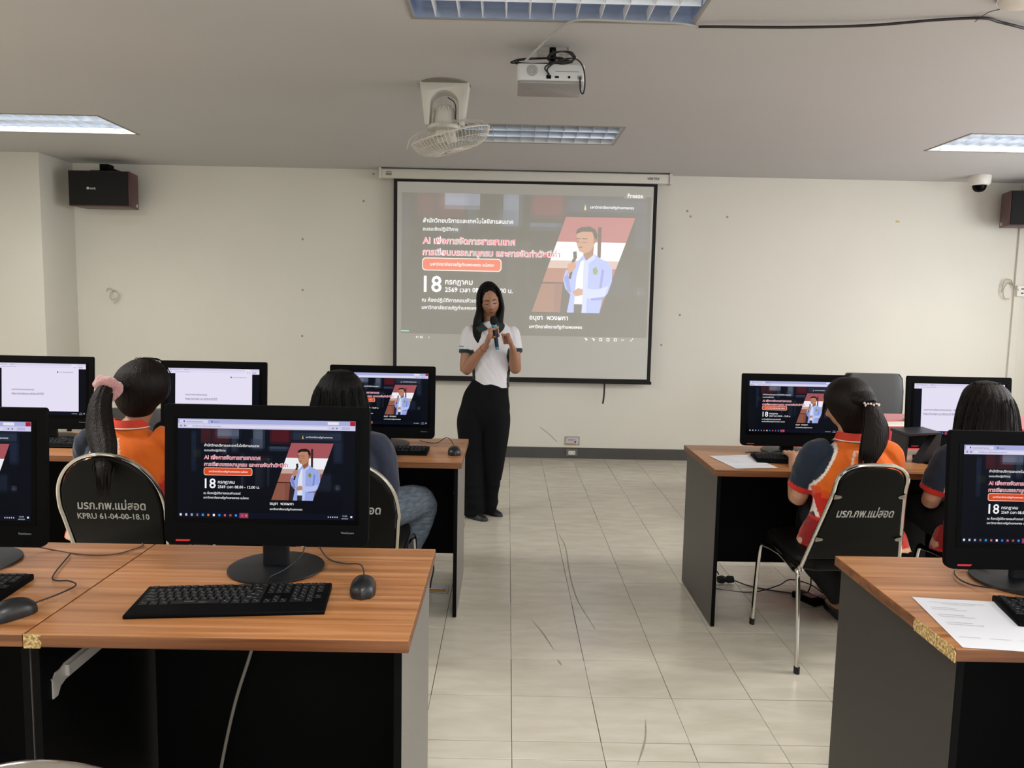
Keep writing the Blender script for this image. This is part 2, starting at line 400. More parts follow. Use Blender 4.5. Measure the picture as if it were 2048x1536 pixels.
# ------------------------------------------------------------------ recessed light fittings
ALMIR = mat('louvre_aluminium', 'c9ced6', .22, .9)
LWHITE = mat('fitting_white', 'e9ecee', .35, .2)
TUBE_ON = emit('lit_tube', 'fffaf0', 13); TUBE_OFF = mat('unlit_tube', 'e6e9ee', .25)
def blade_mesh(L, along, m_):
    def f():
        g = G(); h = .042; pr = [(-.003, 0), (.003, 0), (.0008, h), (-.0008, h)] if False else [(-.0015, 0), (.0015, 0), (.006, h), (-.006, h)]
        g.prism(pr, -L / 2, L / 2, ax='x' if along == 'x' else 'y'); return g.mesh('louvre_blade', [m_], 0)
    return cached(('blade', L, along, m_.name), f)
def fitting(x, y, on, label):
    t = thing('recessed_light', label, 'ceiling light', (x, y, HC), 0, None); BM = ALMIR if on or y > 5 else mat('louvre_daylit', 'f2f5fa', .35, .15)  # near unlit fitting: window light put into a paler blade colour
    g = G(); W, D, H = .607, .297, .085
    g.b2((-W, -D, H - .003), (W, D, H)); g.b2((-W, -D, .0), (-W + .012, D, H - .003)); g.b2((W - .012, -D, 0), (W, D, H - .003)); g.b2((-W + .012, -D, 0), (W - .012, -D + .012, H - .003)); g.b2((-W + .012, D - .012, 0), (W - .012, D, H - .003))
    obj('housing', g.mesh('housing', [LWHITE if on or y > 5 else mat('reflector_sky_tint', 'c3cfe6', .25, .8)], 0), t)  # near unlit fitting: reflected sky put into a bluish housing tint
    g = G(); e = .006
    g.b2((-W - e, -D - e, -.004), (W + e, -D + .008, 0)); g.b2((-W - e, D - .008, -.004), (W + e, D + e, 0)); g.b2((-W - e, -D + .008, -.004), (-W + .008, D - .008, 0)); g.b2((W - .008, -D + .008, -.004), (W + e, D - .008, 0))
    obj('trim', g.mesh('trim', [mat('trim_grey', '8d8a86', .5)], 0), t)
    for k in range(1, 12): obj('louvre_blade', blade_mesh(2 * D - .03, 'y', BM), t, (-W + 2 * W * k / 12, 0, .002))
    for k in (-1, 1): obj('louvre_blade', blade_mesh(2 * W - .03, 'x', BM), t, (0, k * .1, .001))
    for k in (-1, 0, 1):
        tb = cached(('tube', on), lambda: G().tube([(-.57, 0, 0), (.57, 0, 0)], .013, 10, 0, 1).mesh('tube', [TUBE_ON if on else TUBE_OFF]))
        obj('tube', tb, t, (0, k * .19, .062))
    return t
fitting(-3.43, 5.73, True, 'lit recessed ceiling light above the speaker with the pillar')
fitting(3.75, 5.70, True, 'lit recessed ceiling light above the white dome camera')
fitting(.17, 5.73, False, 'unlit recessed ceiling light with mirror louvres behind the ceiling fan')
fitting(.17, 3.18, False, 'unlit recessed ceiling light above the projector, crossed by a cable')

# ------------------------------------------------------------------ desks
def desk(x0, y0, label, outer, group, W=.835, D=.63, rail=False, chip=None):
    """x0 = left end, y0 = front edge; top at .75"""
    t = thing('computer_desk', label, 'desk', (x0, y0, 0), 0, None); H = .75; th = .029
    g = G(); g.b2((.0015, 0, H - th), (W - .0015, D, H)); me = g.mesh('tabletop', [WOOD, WOODE], 0, .0025, 2)
    for p in me.polygons:
        if abs(p.normal.z) < .5: p.material_index = 1
    obj('tabletop', me, t)
    for s_ in (0, 1):
        ins = .019 if outer == s_ else .002; xa = ins if s_ == 0 else W - ins - .018
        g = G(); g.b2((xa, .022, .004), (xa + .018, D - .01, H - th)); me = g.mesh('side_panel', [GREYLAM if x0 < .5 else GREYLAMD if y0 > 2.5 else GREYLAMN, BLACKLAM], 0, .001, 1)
        for p in me.polygons:
            if p.normal.y < -.5 or (p.normal.x > .5 if s_ == 0 else p.normal.x < -.5): p.material_index = 1
        sp = obj('side_panel', me, t)
        cm = cached('capm', lambda: G().lathe([(.0005, .009), (.005, .008), (.0085, .004), (.009, 0), (.0005, 0)], 14).mesh('screw_cap', [mat('cap_grey', 'b8b5ac', .4)]))
        if s_ == (1 if x0 < .5 else 0): obj('screw_cap', cm, sp, (xa + (.018 if s_ == 0 else 0), .14, .575), (0, radians(90 if s_ == 0 else -90), 0))
    g = G(); g.b2((.0375, D - .10, .145 if y0 > 2.5 else .098), (W - .0375, D - .082, H - th)); obj('modesty_panel', g.mesh('modesty_panel', [BLACKLAM], 0), t)
    if rail:
        g = G(); P = [(0, 0), (.0, -.045), (.018, -.045), (.03, -.028), (.05, -.022), (.45, -.02), (.45, .018), (.05, .018), (.03, .012), (.012, .012)]
        g.prism(P, 0, .003, ax='x')
        g.b2((.003, .05, -.014), (.012, .45, .012))
        for q in (.012, .03, .05): g.lathe([(.0005, 0), (.003, 0), (.003, .0035), (.0005, .0035)], 8)
        o = obj('drawer_rail', g.mesh('drawer_rail', [mat('zinc_plate', 'c4c1ba', .4, .2)], 0), t, (.0202, .062, .615))
    if chip:
        for k, (P, ax, off, nm) in enumerate(chip):
            g = G(); g.prism(P, off - .0012, off + .0012, ax=ax); obj('chipped_edge', g.mesh('chipped_edge', [CHIP], 0), t)
    return t
W = .835
chipR = [([(.0, .719), (.03, .7195), (.06, .719), (.12, .7195), (.17, .7195), (.175, .735), (.168, .7495), (.12, .7505), (.05, .7495), (.012, .7505), (.0, .742)], 'x', .0008, 'a')]
chipL = [([(.001, .719), (.036, .719), (.04, .730), (.034, .742), (.04, .7500), (.001, .7505)], 'y', .0006, 'a')]
NLX = -.2 - W
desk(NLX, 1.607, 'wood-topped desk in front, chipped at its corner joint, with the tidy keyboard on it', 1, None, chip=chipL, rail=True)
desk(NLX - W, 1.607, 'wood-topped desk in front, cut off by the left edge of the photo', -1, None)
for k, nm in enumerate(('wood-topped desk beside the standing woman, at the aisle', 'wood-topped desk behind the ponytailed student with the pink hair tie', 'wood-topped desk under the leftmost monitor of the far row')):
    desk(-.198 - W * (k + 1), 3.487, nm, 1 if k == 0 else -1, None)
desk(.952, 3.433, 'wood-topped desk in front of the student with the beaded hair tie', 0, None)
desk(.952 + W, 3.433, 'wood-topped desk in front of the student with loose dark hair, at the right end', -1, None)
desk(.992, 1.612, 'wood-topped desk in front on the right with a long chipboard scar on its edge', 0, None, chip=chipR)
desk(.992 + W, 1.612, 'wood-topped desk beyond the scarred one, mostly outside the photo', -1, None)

# ------------------------------------------------------------------ what the displays show
def slide_mesh(proj=False):
    """presentation slide, 16 x 9 units, origin at its lower left, in the XZ plane facing -y; v is counted from the top"""
    g = G(); L = [0]
    def poly(P, col, d=None):
        L[0] += 1; y = -.004 * L[0] if d is None else d
        g.add([(u, y, 9 - v) for u, v in P], [tuple(range(len(P)))], 0, col)
    def rect(a, b, c, d, col): poly([(a, b), (c, b), (c, d), (a, d)], col)
    def txt(s, u, v, wd, col, bold=.012, out=None):
        if out:
            vs, fs, W_ = text_verts(s, bold + .035); k = wd / W_; L[0] += 1
            g.add([(u + p[0] * k, -.004 * L[0], 9 - v + p[1] * k) for p in vs], fs, 0, out)
        vs, fs, W_ = text_verts(s, bold); k = wd / W_; L[0] += 1
        g.add([(u + p[0] * k, -.004 * L[0], 9 - v + p[1] * k) for p in vs], fs, 0, col)
    K = (lambda d, p: p) if proj else (lambda d, p: d)
    base = K('101626', '101216')
    # blurred library backdrop, built as soft steps of colour
    nx, ny = 64, 36
    blobs = [(1.0, 0, 4.0, 1.5, '5a2730', .9), (2.7, 0, 5.0, .9, '8f9ab4', .9), (4.2, 0, 4.9, 2.4, '5c6680', .5), (6.5, 0, 7.6, 2.0, '8290a8', .8), (8.3, 0, 10.4, 1.4, '6b1f2b', .95), (10.6, .1, 15.8, 1.1, '4b5878', .6),
             (6.2, 1.0, 7.4, 2.1, '4a5672', .6), (8.2, 1.8, 10.2, 2.1, '7f98c4', .7), (0, .3, .5, 4.5, '33456b', .5), (1.8, 3.2, 2.6, 6.0, '1f2a40', .5), (5.2, 2.6, 5.6, 6, '4d5a70', .5), (6.2, 2.9, 8.4, 3.3, '5b4a44', .5), (6.9, 3.0, 7.1, 6.2, '77839a', .6),
             (7.4, 3.2, 7.55, 6.2, '77839a', .5), (8.0, 3.0, 8.2, 6.0, '606c84', .5), (12.8, 4.6, 14.8, 6.4, '3a4866', .6), (15.2, 5.8, 15.7, 6.3, '8fa2c8', .6), (15, 1.2, 15.9, 3.4, '3b4a70', .6), (2, 0, 2.3, 2.5, '1a2236', .6), (.2, 2.2, 1.0, 3.0, '4c5536', .35), (9, 5.8, 9.8, 7, '3d4050', .4), (3.2, 1.8, 3.8, 2.6, '93a0b6', .4)]
    def hexc(s): return [int(s[i:i + 2], 16) for i in (0, 2, 4)]
    L[0] += 1; y = -.004
    for i in range(nx):
        for j in range(ny):
            u, v = (i + .5) * 16 / nx, (j + .5) * 9 / ny; c = [float(q) for q in hexc(base)]
            for a, b, cc, d, col, s_ in blobs:
                e = .3; f = max(0, min(1, (u - a) / e + .5)) * max(0, min(1, (cc - u) / e + .5)) * max(0, min(1, (v - b) / e + .5)) * max(0, min(1, (d - v) / e + .5)) * s_
                c = [p * (1 - f) + q * f for p, q in zip(c, hexc(col))]
            f = .75 if not proj else .9
            c = [max(0, min(255, int(q * f * (1 - .35 * (v / 9))))) for q in c]
            g.add([(i * 16 / nx, y, 9 - j * 9 / ny), ((i + 1) * 16 / nx, y, 9 - j * 9 / ny), ((i + 1) * 16 / nx, y, 9 - (j + 1) * 9 / ny), (i * 16 / nx, y, 9 - (j + 1) * 9 / ny)], [(0, 3, 2, 1)], 0, '%02x%02x%02x' % tuple(c))
    Wt = 'f4f4f6'
    # picture of the speaker in its slanted frame
    def sx(v): return 10.54 - (v - 1.33) * .34   # left edge
    def sr(v): return 14.99 - (v - 1.33) * .347
    def band(v0, v1, col): poly([(sx(v0), v0), (sr(v0), v0), (sr(v1), v1), (sx(v1), v1)], col)
    band(1.33, 2.92, 'a4555a'); band(2.92, 4.1, 'eef0f6'); band(4.1, 4.6, 'c3a59c'); band(4.6, 5.5, '9a5d50'); band(5.5, 5.62, '3e1f1c'); band(5.62, 7.45, '8a5546')
    poly([(12.62, 1.95), (12.85, 1.95), (12.85, 3.9), (12.62, 3.9)], '3c2022')
    poly([(9.9, 5.6), (10.9, 5.6), (10.65, 7.45), (9.9, 7.45)], '7e4b3f'); poly([(10.45, 5.6), (11.1, 5.6), (10.75, 7.45), (10.3, 7.45)], '2c2224')
    J, JD, JL, SK, SKD, HR = '9aa9e4', '7585c8', 'b9c4f2', 'b98468', '8d5b45', '1b1718'
    poly([(11.72, 3.7), (12.3, 3.55), (12.75, 3.9), (13.3, 4.15), (13.62, 4.6), (13.62, 5.4), (13.35, 6.2), (13.05, 6.5), (12.87, 7.45), (10.75, 7.45), (10.95, 6.3), (10.6, 5.9), (10.45, 5.3), (10.6, 4.75), (11.1, 4.5)], J)
    poly([(11.55, 4.2), (11.8, 4.0), (11.75, 7.3), (11.2, 7.3), (11.3, 5.2)], 'dfe2ee'); poly([(11.2, 6.9), (11.75, 6.9), (11.7, 7.45), (11.2, 7.45)], '2c2c34')
    poly([(11.75, 4.1), (12.1, 3.95), (12.0, 7.45), (11.72, 7.45)], JL); poly([(12.95, 4.6), (13.1, 4.7), (12.95, 6.0), (12.8, 5.9)], JD)
    poly([(11.6, 5.85), (12.6, 5.95), (13.4, 5.7), (13.2, 6.35), (12.4, 6.55), (11.7, 6.4)], JL); poly([(12.3, 6.5), (13.1, 6.4), (13.0, 6.6), (12.3, 6.66)], JD)
    poly([(10.5, 5.2), (10.75, 4.95), (11.0, 6.1), (10.8, 6.2)], JD); poly([(11.8, 3.6), (12.4, 3.6), (12.5, 3.95), (12.0, 4.35)], JL)
    poly([(11.75, 3.2), (12.4, 3.1), (12.35, 3.75), (11.9, 4.1), (11.72, 3.7)], SKD)
    poly([(11.25, 2.35), (11.5, 2.05), (12.1, 2.0), (12.45, 2.35), (12.45, 3.0), (12.2, 3.45), (11.8, 3.65), (11.45, 3.5), (11.28, 3.1)], SK)
    poly([(12.35, 2.55), (12.55, 2.6), (12.5, 2.95), (12.35, 2.95)], SKD)
    poly([(11.22, 2.42), (11.25, 2.15), (11.55, 1.97), (12.1, 1.92), (12.45, 2.1), (12.6, 2.45), (12.55, 2.75), (12.38, 2.6), (12.25, 2.25), (11.6, 2.25)], HR)
    for a, b in ((11.2, 11.5), (11.6, 11.95)): poly([(a, 2.68), (b, 2.68), (b, 2.73), (a, 2.73)], '201a1c'); poly([(a, 2.92), (b, 2.92), (b, 2.95), (a, 2.95)], '201a1c')
    poly([(11.4, 3.22), (11.65, 3.2), (11.65, 3.27), (11.4, 3.3)], '6d3434'); poly([(11.27, 2.9), (11.35, 2.7), (11.42, 3.0)], SKD)
    poly([(11.05, 3.55), (11.28, 3.5), (11.32, 3.95), (11.1, 4.1)], '2a2628'); poly([(11.02, 4.0), (11.25, 4.0), (10.95, 5.3), (10.8, 5.25)], '151316')
    poly([(10.72, 4.35), (11.2, 4.15), (11.28, 4.5), (11.05, 4.8), (10.75, 4.95)], SK); poly([(11.05, 6.15), (11.45, 5.85), (11.75, 5.95), (11.75, 6.3), (11.3, 6.4)], SK)
    poly([(12.35, 4.65), (12.55, 4.45), (12.7, 4.75), (12.6, 5.0), (12.4, 4.95)], '7a8f3e')
    # words
    pk = 'e0365e'
    txt('สำนักวิทยบริการและเทคโนโลยีสารสนเทศ', 1.36, 1.86, 5.8, Wt)
    txt('อบรมเชิงปฏิบัติการ', 1.36, 2.38, 2.26, Wt, .008)
    txt('AI เพื่อการจัดการสารสนเทศ', 1.33, 3.2, 6.0, pk, .01, Wt)
    txt('การเขียนบรรณานุกรม และการจัดทำดัชนีคำ', 1.33, 3.93, 8.88, pk, .01, Wt)
    def rr2(a, b, c, d, r, col):
        P = []
        for cx, cy, s0 in ((c - r, b + r, -90), (c - r, d - r, 0), (a + r, d - r, 90), (a + r, b + r, 180)):
            for k in range(5): t = radians(s0 + 22.5 * k); P.append((cx + r * cos(t), cy + r * sin(t)))
        poly(P, col)
    rr2(1.33, 4.1, 6.45, 4.92, .22, 'f6e6dc'); rr2(1.38, 4.15, 6.4, 4.87, .19, 'd84a1c')
    txt('มหาวิทยาลัยราชภัฏกำแพงเพชร แม่สอด', 1.87, 4.6, 4.1, Wt)
    txt('18', 1.45, 6.28, 1.15, Wt, .012)
    txt('กรกฎาคม', 2.82, 5.78, 1.78, Wt)
    txt('2569 เวลา 08.00 - 12.00 น.', 2.82, 6.27, 4.4, Wt)
    txt('ณ ห้องปฏิบัติการคอมพิวเตอร์', 1.33, 6.93, 3.9, Wt, .008)
    txt('มหาวิทยาลัยราชภัฏกำแพงเพชร แม่สอด', 1.33, 7.4, 4.75, Wt, .008)
    txt('อนุชา  พวงผกา', 8.33, 7.95, 2.5, Wt)
    txt('มหาวิทยาลัยราชภัฏกำแพงเพชร', 8.33, 8.5, 3.45, Wt)
    txt('มหาวิทยาลัยราชภัฏกำแพงเพชร', 12.08, .78, 2.8, Wt, .008)
    poly([(11.68, .84), (11.75, .5), (11.82, .84), (11.75, .92)], 'd8c26a')
    return g, L

def monitor_picture(kind):
    """16 x 9 desktop picture: 'slide' or 'page' (white page), in XZ plane, origin lower left"""
    g = G(); D = [0]
    def rect(a, b, c, d, col):
        D[0] += 1; y = -.003 * D[0]
        g.add([(a, y, 9 - b), (c, y, 9 - b), (c, y, 9 - d), (a, y, 9 - d)], [(0, 3, 2, 1)], 0, col)
    def txt(s, u, v, wd, col):
        vs, fs, W_ = text_verts(s, .008, 1); k = wd / W_; D[0] += 1
        g.add([(u + p[0] * k, -.003 * D[0], 9 - v + p[1] * k) for p in vs], fs, 0, col)
    rect(0, 0, 16, 9, '0a0d16')
    if kind == 'slide':
        sg, L = CACHE.setdefault('slide_d', None) or slide_mesh(False); CACHE['slide_d'] = (sg, L)
        k = 13.7 / 16; x0, z0 = 1.2, .4; y0 = -.006
        vs = [(x0 + v[0] * k, y0 + v[1] * .35, z0 + v[2] * k) for v in sg.v]; b = len(g.v); g.v += vs; g.f += [tuple(i + b for i in f) for f in sg.f]; g.m += sg.m; g.c += sg.c
        D[0] = int(.004 * .35 * L[0] / .003) + 4
        rect(0, 0, 16, .42, 'a9aedd'); rect(0, .42, 16, .86, 'cfcdea')
    else:
        rect(1.35, .86, 14.75, 8.35, 'e8e2f6'); rect(0, 0, 16, .42, 'd9d2ef'); rect(0, .42, 16, .9, 'e9e4f6')
        txt({'page': 'แบบทดสอบก่อนอบรม', 'page2': 'เอกสารประกอบการอบรม', 'page3': 'เอกสารการเขียนบรรณานุกรม : AI'}[kind], 3.1 if kind != 'page3' else 1.8, 4.75, {'page': 3.8, 'page2': 3.9, 'page3': 5.6}[kind], '4a4668')
        txt('https://arit.kpru.ac.th/short/UDP', 3.1 if kind != 'page3' else 1.8, 5.45, 5.6, '2f2a55'); rect(3.1 if kind != 'page3' else 1.8, 5.52, 8.7, 5.55, '2f2a55')
        rect(11.0, 1.35, 11.2, 1.6, '3a3560'); txt('มหาวิทยาลัยราชภัฏกำแพงเพชร', 11.3, 1.56, 2.5, '4a4668')
    rect(.15, .1, 2.7, .4, 'd8d6f0'); txt('งานนำเสนอการอบรม', .75, .33, 1.5, '5a5880'); rect(.5, .17, .62, .33, '3a4a9a'); rect(3.0, .16, 3.12, .33, '3a6a9a'); txt('เอกสาร', 3.2, .33, .5, '6a6890')
    rect(.9, .55, 13.5, .75, 'dedbf2'); txt('arit.kpru.ac.th/view/presentation', 1.3, .71, 2.6, '6a6890')
    for u in (.2, .55, 13.9, 14.25): rect(u, .58, u + .14, .72, '7a78a0')
    rect(15.52, .02, 15.98, .4, 'b0182c') if kind == 'slide' else None
    rect(13.5, .08, 14.5, .34, 'e8e6f6'); rect(14.75, .52, 15.5, .78, 'b8b6e0')
    rect(0, 8.45, 16, 9, '0a0f1e')
    for i, c in enumerate(('e8eaf2', 'c8cad6', 'a8aab8', '7a6a8a', '2f9ae0', 'd06a4a', 'f0f0f4', '2f7ae0', 'c05a6a', 'b8503a', '4a8ae0')): rect(.2 + i * .5, 8.62, .38 + i * .5, 8.82, c)
    rect(5.6, 8.5, 6.4, 8.95, '8a3a5a'); rect(5.75, 8.62, 5.95, 8.82, 'e03a5a'); rect(6.15, 8.62, 6.3, 8.82, 'e8745a')
    txt('10:24', 14.95, 8.68, .4, 'c8cad6'); txt('18/7/2569', 14.85, 8.9, .6, 'c8cad6'); rect(15.65, 8.6, 15.82, 8.76, 'e0e2ea')
    for i in range(5): rect(13.6 + i * .2, 8.66, 13.7 + i * .2, 8.78, 'b8bac6')
    return g.mesh('display_picture', [vcol_mat('display_light', .3, 1.0, '030304', spec=.04)], 0)

# ------------------------------------------------------------------ all-in-one computers
def rrect(w_, h_, r, n=4, r2=None):
    P = []
    for cx, cy, s0, q in ((w_ / 2, h_ / 2, 0, r), (-w_ / 2, h_ / 2, 90, r), (-w_ / 2, -h_ / 2, 180, r2 or r), (w_ / 2, -h_ / 2, 270, r2 or r)):
        ox, oy = cx - math.copysign(q, cx), cy - math.copysign(q, cy)
        for k in range(n + 1): t = radians(s0 + 90 * k / n); P.append((ox + q * cos(t), oy + q * sin(t)))
    return P
def housing():
    g = G(); W_, H_ = .53, .365
    def ring(w_, h_, y, r, dz=0): return [(x, y, z + dz) for x, z in rrect(w_, h_, r, 4, r + .012)]
    g.rings([ring(W_ - .002, H_ - .002, 0, .008), ring(W_, H_, .002, .009), ring(W_, H_, .016, .009), ring(W_ - .03, H_ - .03, .03, .02), ring(W_ - .12, H_ - .10, .055, .03)])
    for y0, z0 in ((-.145, -.02),): pass
    return g.mesh('housing', [BLACKPL], 30)
def aio(x, y, lift, label, kind, cat='computer', rz=0, bright=1, tilt=4, table=.75):
    t = thing('desktop_computer', label, cat, (x, y, table), rz)
    def base():
        g = G(); g.lathe([(.001, 0), (.124, 0), (.128, .003), (.127, .007), (.10, .011), (.03, .014), (.001, .014)], 48); return g.mesh('base', [STAND], 35)
    obj('base', cached('aio_base', base), t)
    def neck():
        g = G(); g.prism(rrect(.07, .024, .008), .008, .20); return g.mesh('neck', [STAND], 40)
    obj('neck', cached('aio_neck', neck), t, (0, .0, 0))
    hz = lift + .365 / 2
    h = obj('housing', cached('aio_h', housing), t, (0, -.075, hz), (radians(-tilt), 0, 0))
    fg = cached('aio_f', lambda: G().b2((-.24, -.0012, -.125), (.24, .001, .15)).mesh('screen_glass', [BLACKGL], 0))
    obj('screen_glass', fg, h)
    pic = cached('pic' + kind, lambda: monitor_picture(kind))
    s_ = .458 / 16
    p = obj('display_picture', pic, h, (-.229, -.0016, -.112)); p.scale = (s_, s_ * .4, s_)
    lm = cached('aio_logo', lambda: text_mesh('ThinkCentre', .034, mat('logo_grey', '77777c', .4), 'lettering', .02))
    obj('lettering', lm, h, (.211, -.0008, -.148))
    rm = cached('aio_red', lambda: G().prism([(0, 0), (.034, 0), (.0385, .0045), (0, .0045)], -.0012, .001, ax='y').mesh('accent_strip', [mat('red_accent', 'c8202e', .4)], 0))
    obj('accent_strip', rm, h, (-.234, 0, -.174))
    return t
# front row
aio(-.618, 2.045, .092, 'desktop computer on the front desk with the tidy keyboard, slide on a dim screen', 'slide')
aio(-1.455, 2.045, .075, 'desktop computer cut off by the left edge of the photo, front row', 'slide')
aio(1.425, 2.045, .062, 'desktop computer on the scarred front desk at the right, red strip at its corner', 'slide')
# far row
aio(-.623, 3.925, .045, 'desktop computer beside the standing woman, slide half hidden by a dark head', 'slide')
aio(-1.469, 3.925, .05, 'desktop computer showing a white page, between the two left students', 'page')
aio(-2.335, 3.925, .06, 'desktop computer showing a white page, far row at the left edge', 'page2')
aio(1.452, 3.925, .042, 'desktop computer with the slide, in front of the student with the beaded hair tie', 'slide')
aio(2.285, 3.925, .045, 'desktop computer showing a white page, at the right end of the far row', 'page3')

# ------------------------------------------------------------------ keyboards and mice
KROWS = [[1.0] * 1 + ['g1'] + [1] * 4 + ['g.5'] + [1] * 4 + ['g.5'] + [1] * 4 + ['g.25'] + [1] * 3 + ['g.25'] + [1] * 4,
         [1] * 13 + [2] + ['g.25'] + [1] * 3 + ['g.25'] + [1] * 4, [1.5] + [1] * 12 + [1.5] + ['g.25'] + [1] * 3 + ['g.25'] + [1] * 4,
         [1.75] + [1] * 11 + [2.25] + ['g3.5'] + [1] * 3 + ['g1'], [2.25] + [1] * 10 + [2.75] + ['g1.25', 1, 'g1.25'] + [1] * 4, [1.25] * 3 + [6.25] + [1.25] * 4 + ['g.25'] + [1] * 3 + ['g.25', 2, 1]]
LEG = mat('key_legend', '56575c', .6)
def key_mesh(w_, d_):
    def f():
        g = G(); g.box((0, 0, .0016), (w_, d_, .0032), 0, None, None, .9 if w_ < .03 else .96)
        g.add([(-w_ * .22, d_ * .05, .00325), (-w_ * .02, d_ * .05, .00325), (-w_ * .02, d_ * .3, .00325), (-w_ * .22, d_ * .3, .00325)], [(0, 1, 2, 3)], 1)
        g.add([(w_ * .08, -d_ * .28, .00325), (w_ * .24, -d_ * .28, .00325), (w_ * .24, -d_ * .08, .00325), (w_ * .08, -d_ * .08, .00325)], [(0, 1, 2, 3)], 1)
        return g.mesh('key', [KEYM, LEG], 0)
    return cached(('key', round(w_, 4), round(d_, 4)), f)
def keys():
    U = .0187; out = []
    for r, row in enumerate(KROWS):
        x = -.212; d_ = .0125 if r == 0 else .0165; y = .067 - (0 if r == 0 else .002 + r * U * .98)
        for k in row:
            if isinstance(k, str): x += float(k[1:]) * U; continue
            out.append((x + k * U / 2, y, k * U - .0025, d_)); x += k * U
    return out
def kb_body():
    g = G(); W_, y0, y1 = .225, -.088, .078
    P = [(-W_, y0), (W_, y0), (W_ - .002, y1), (-W_ + .002, y1)]
    R = [[(x * .996, y * .985, 0) for x, y in P], [(x, y, .003) for x, y in P], [(x, y, .0085 if y < 0 else .0145) for x, y in P], [(x * .99, y * .97, .0105 if y < 0 else .0165) for x, y in P]]
    g.rings(R); return g.mesh('body', [BLACKPL], 30, .0015, 2)
def keyboard(x, y, rz, label, fine, z=.75):
    t = thing('keyboard', label, 'keyboard', (x, y, z), rz); b = obj('body', cached('kb', kb_body), t)
    sl = math.atan2(.006, .16); pz = .0128
    if fine:
        for kx, ky, kw, kd in keys(): obj('key', key_mesh(kw, kd), t, (kx, ky, pz + ky * math.tan(sl)), (sl, 0, 0))
    else:
        def f():
            g = G()
            for kx, ky, kw, kd in keys():
                zz = pz + ky * math.tan(sl); g.box((kx, ky, zz + .0016), (kw, kd, .0032), 0, Matrix.Rotation(sl, 3, 'X'), None, .9)
                if kw < .02: g.box((kx - .002, ky + .002, zz + .0033), (.004, .005, .0003), 1)
            return g.mesh('key_block', [KEYM, LEG], 0)
        o = obj('key_block', cached('kblock', f), t); o['kind'] = 'stuff'
    g = cached('kb_led', lambda: G().b2((.165, .066, .0148), (.205, .070, .0168)).mesh('light_bar', [mat('led_bar', '55585e', .3)], 0)); obj('light_bar', g, t)
    return t
k1 = keyboard(-.648, 1.803, .105, 'black keyboard on the front desk, in front of the dim slide screen', True)
k2 = keyboard(-1.425, 1.84, .06, 'black keyboard at the left edge of the photo, front row', True)
k3 = keyboard(1.452, 1.775, -.22, 'black keyboard beside the printed sheet on the scarred front desk', True)
keyboard(-.60, 3.72, 0, 'black keyboard in front of the monitor beside the standing woman', False)
keyboard(-1.50, 3.73, 0, 'black keyboard under the white page between the left students', False)
keyboard(-2.23, 3.74, 0, 'black keyboard under the leftmost monitor of the far row', False)
keyboard(1.435, 3.68, -.10, 'black keyboard beside the printed sheet on the far right desk', False)
keyboard(2.265, 3.72, -.12, 'black keyboard at the right end of the far row, behind the dark stand', False)
def mouse(x, y, rz, label, cable, z=.75):
    t = thing('computer_mouse', label, 'mouse', (x, y, z), rz)
    def f():
        g = G(); R = []
        for j in range(13):
            u = -1 + 2 * j / 12; wv = .031 * (1 - abs(u) ** 3.2) ** .5 + .002; hv = .036 * max(0, 1 - abs(u * .95 + .05) ** 2.4) ** .6 + .004
            ring = []
            for k in range(16):
                a = pi * k / 15; ring.append((wv * cos(a) * (1 if sin(a) > .2 else .95), u * .056, .001 + hv * sin(a) ** .75))
            R.append(ring)
        g.rings(R); return g.mesh('shell', [mat('mouse_shell', '151618', .36)], 60)
    obj('shell', cached('mouse', f), t)
    obj('scroll_wheel', cached('mwheel', lambda: G().lathe([(.0005, -.003), (.009, -.003), (.01, 0), (.009, .003), (.0005, .003)], 14).mesh('scroll_wheel', [RUBBER])), t, (0, .033, .021), (0, radians(90), 0))
    obj('button_gap', cached('mgap', lambda: G().b2((-.0006, .02, .0), (.0006, .055, .0085)).mesh('button_gap', [RUBBER], 0)), t, (0, -.001, .0155), (-.5, 0, 0))
    M_ = Matrix.Rotation(-rz, 3, 'Z'); P = [tuple(M_ @ (Vector(p) - Vector((x, y, z)))) for p in cable]
    obj('cable', G().tube(P, .0019, 7, 0, 8).mesh('cable', [CABLE]), t)
    return t
mouse(-.352, 1.885, .12, 'black mouse on the front desk, right of the tidy keyboard', [(-.36, 1.935, .765), (-.368, 1.975, .775), (-.39, 2.03, .772), (-.44, 2.08, .756), (-.50, 2.13, .754), (-.545, 2.18, .79), (-.55, 2.10, .86)])
mouse(-1.118, 1.70, -.55, 'black mouse at the left edge, beside the desk joint', [(-1.09, 1.745, .765), (-1.06, 1.79, .77), (-1.055, 1.85, .768), (-1.10, 1.90, .76), (-1.16, 1.93, .756), (-1.22, 2.12, .756)])
mouse(-.247, 3.69, .1, 'black mouse on the desk corner beside the standing woman', [(-.25, 3.74, .765), (-.265, 3.79, .79), (-.30, 3.86, .80), (-.36, 3.93, .758), (-.45, 4.0, .756)])
def cable(name, label, pts, r=.0025, m_=None, sub=8, group=None, cat='cable'):
    o = obj(name, G().tube(pts, r, 7, 0, sub).mesh(name, [m_ or CABLE])); tag(o, label, cat, group); return o
cable('keyboard_cable', 'thin black cable lying over the round stand on the front desk', [(-.60, 1.872, .762), (-.60, 1.90, .7635), (-.60, 1.935, .768), (-.575, 1.985, .772), (-.545, 2.05, .80), (-.56, 2.09, .85)], .0018)
cable('keyboard_cable', 'black cable looped on the scarred desk before the round stand', [(1.55, 1.88, .757), (1.47, 1.905, .7665), (1.33, 1.94, .766), (1.262, 1.99, .757), (1.25, 2.05, .757), (1.29, 2.12, .757), (1.36, 2.11, .768), (1.42, 2.09, .85)], .002)
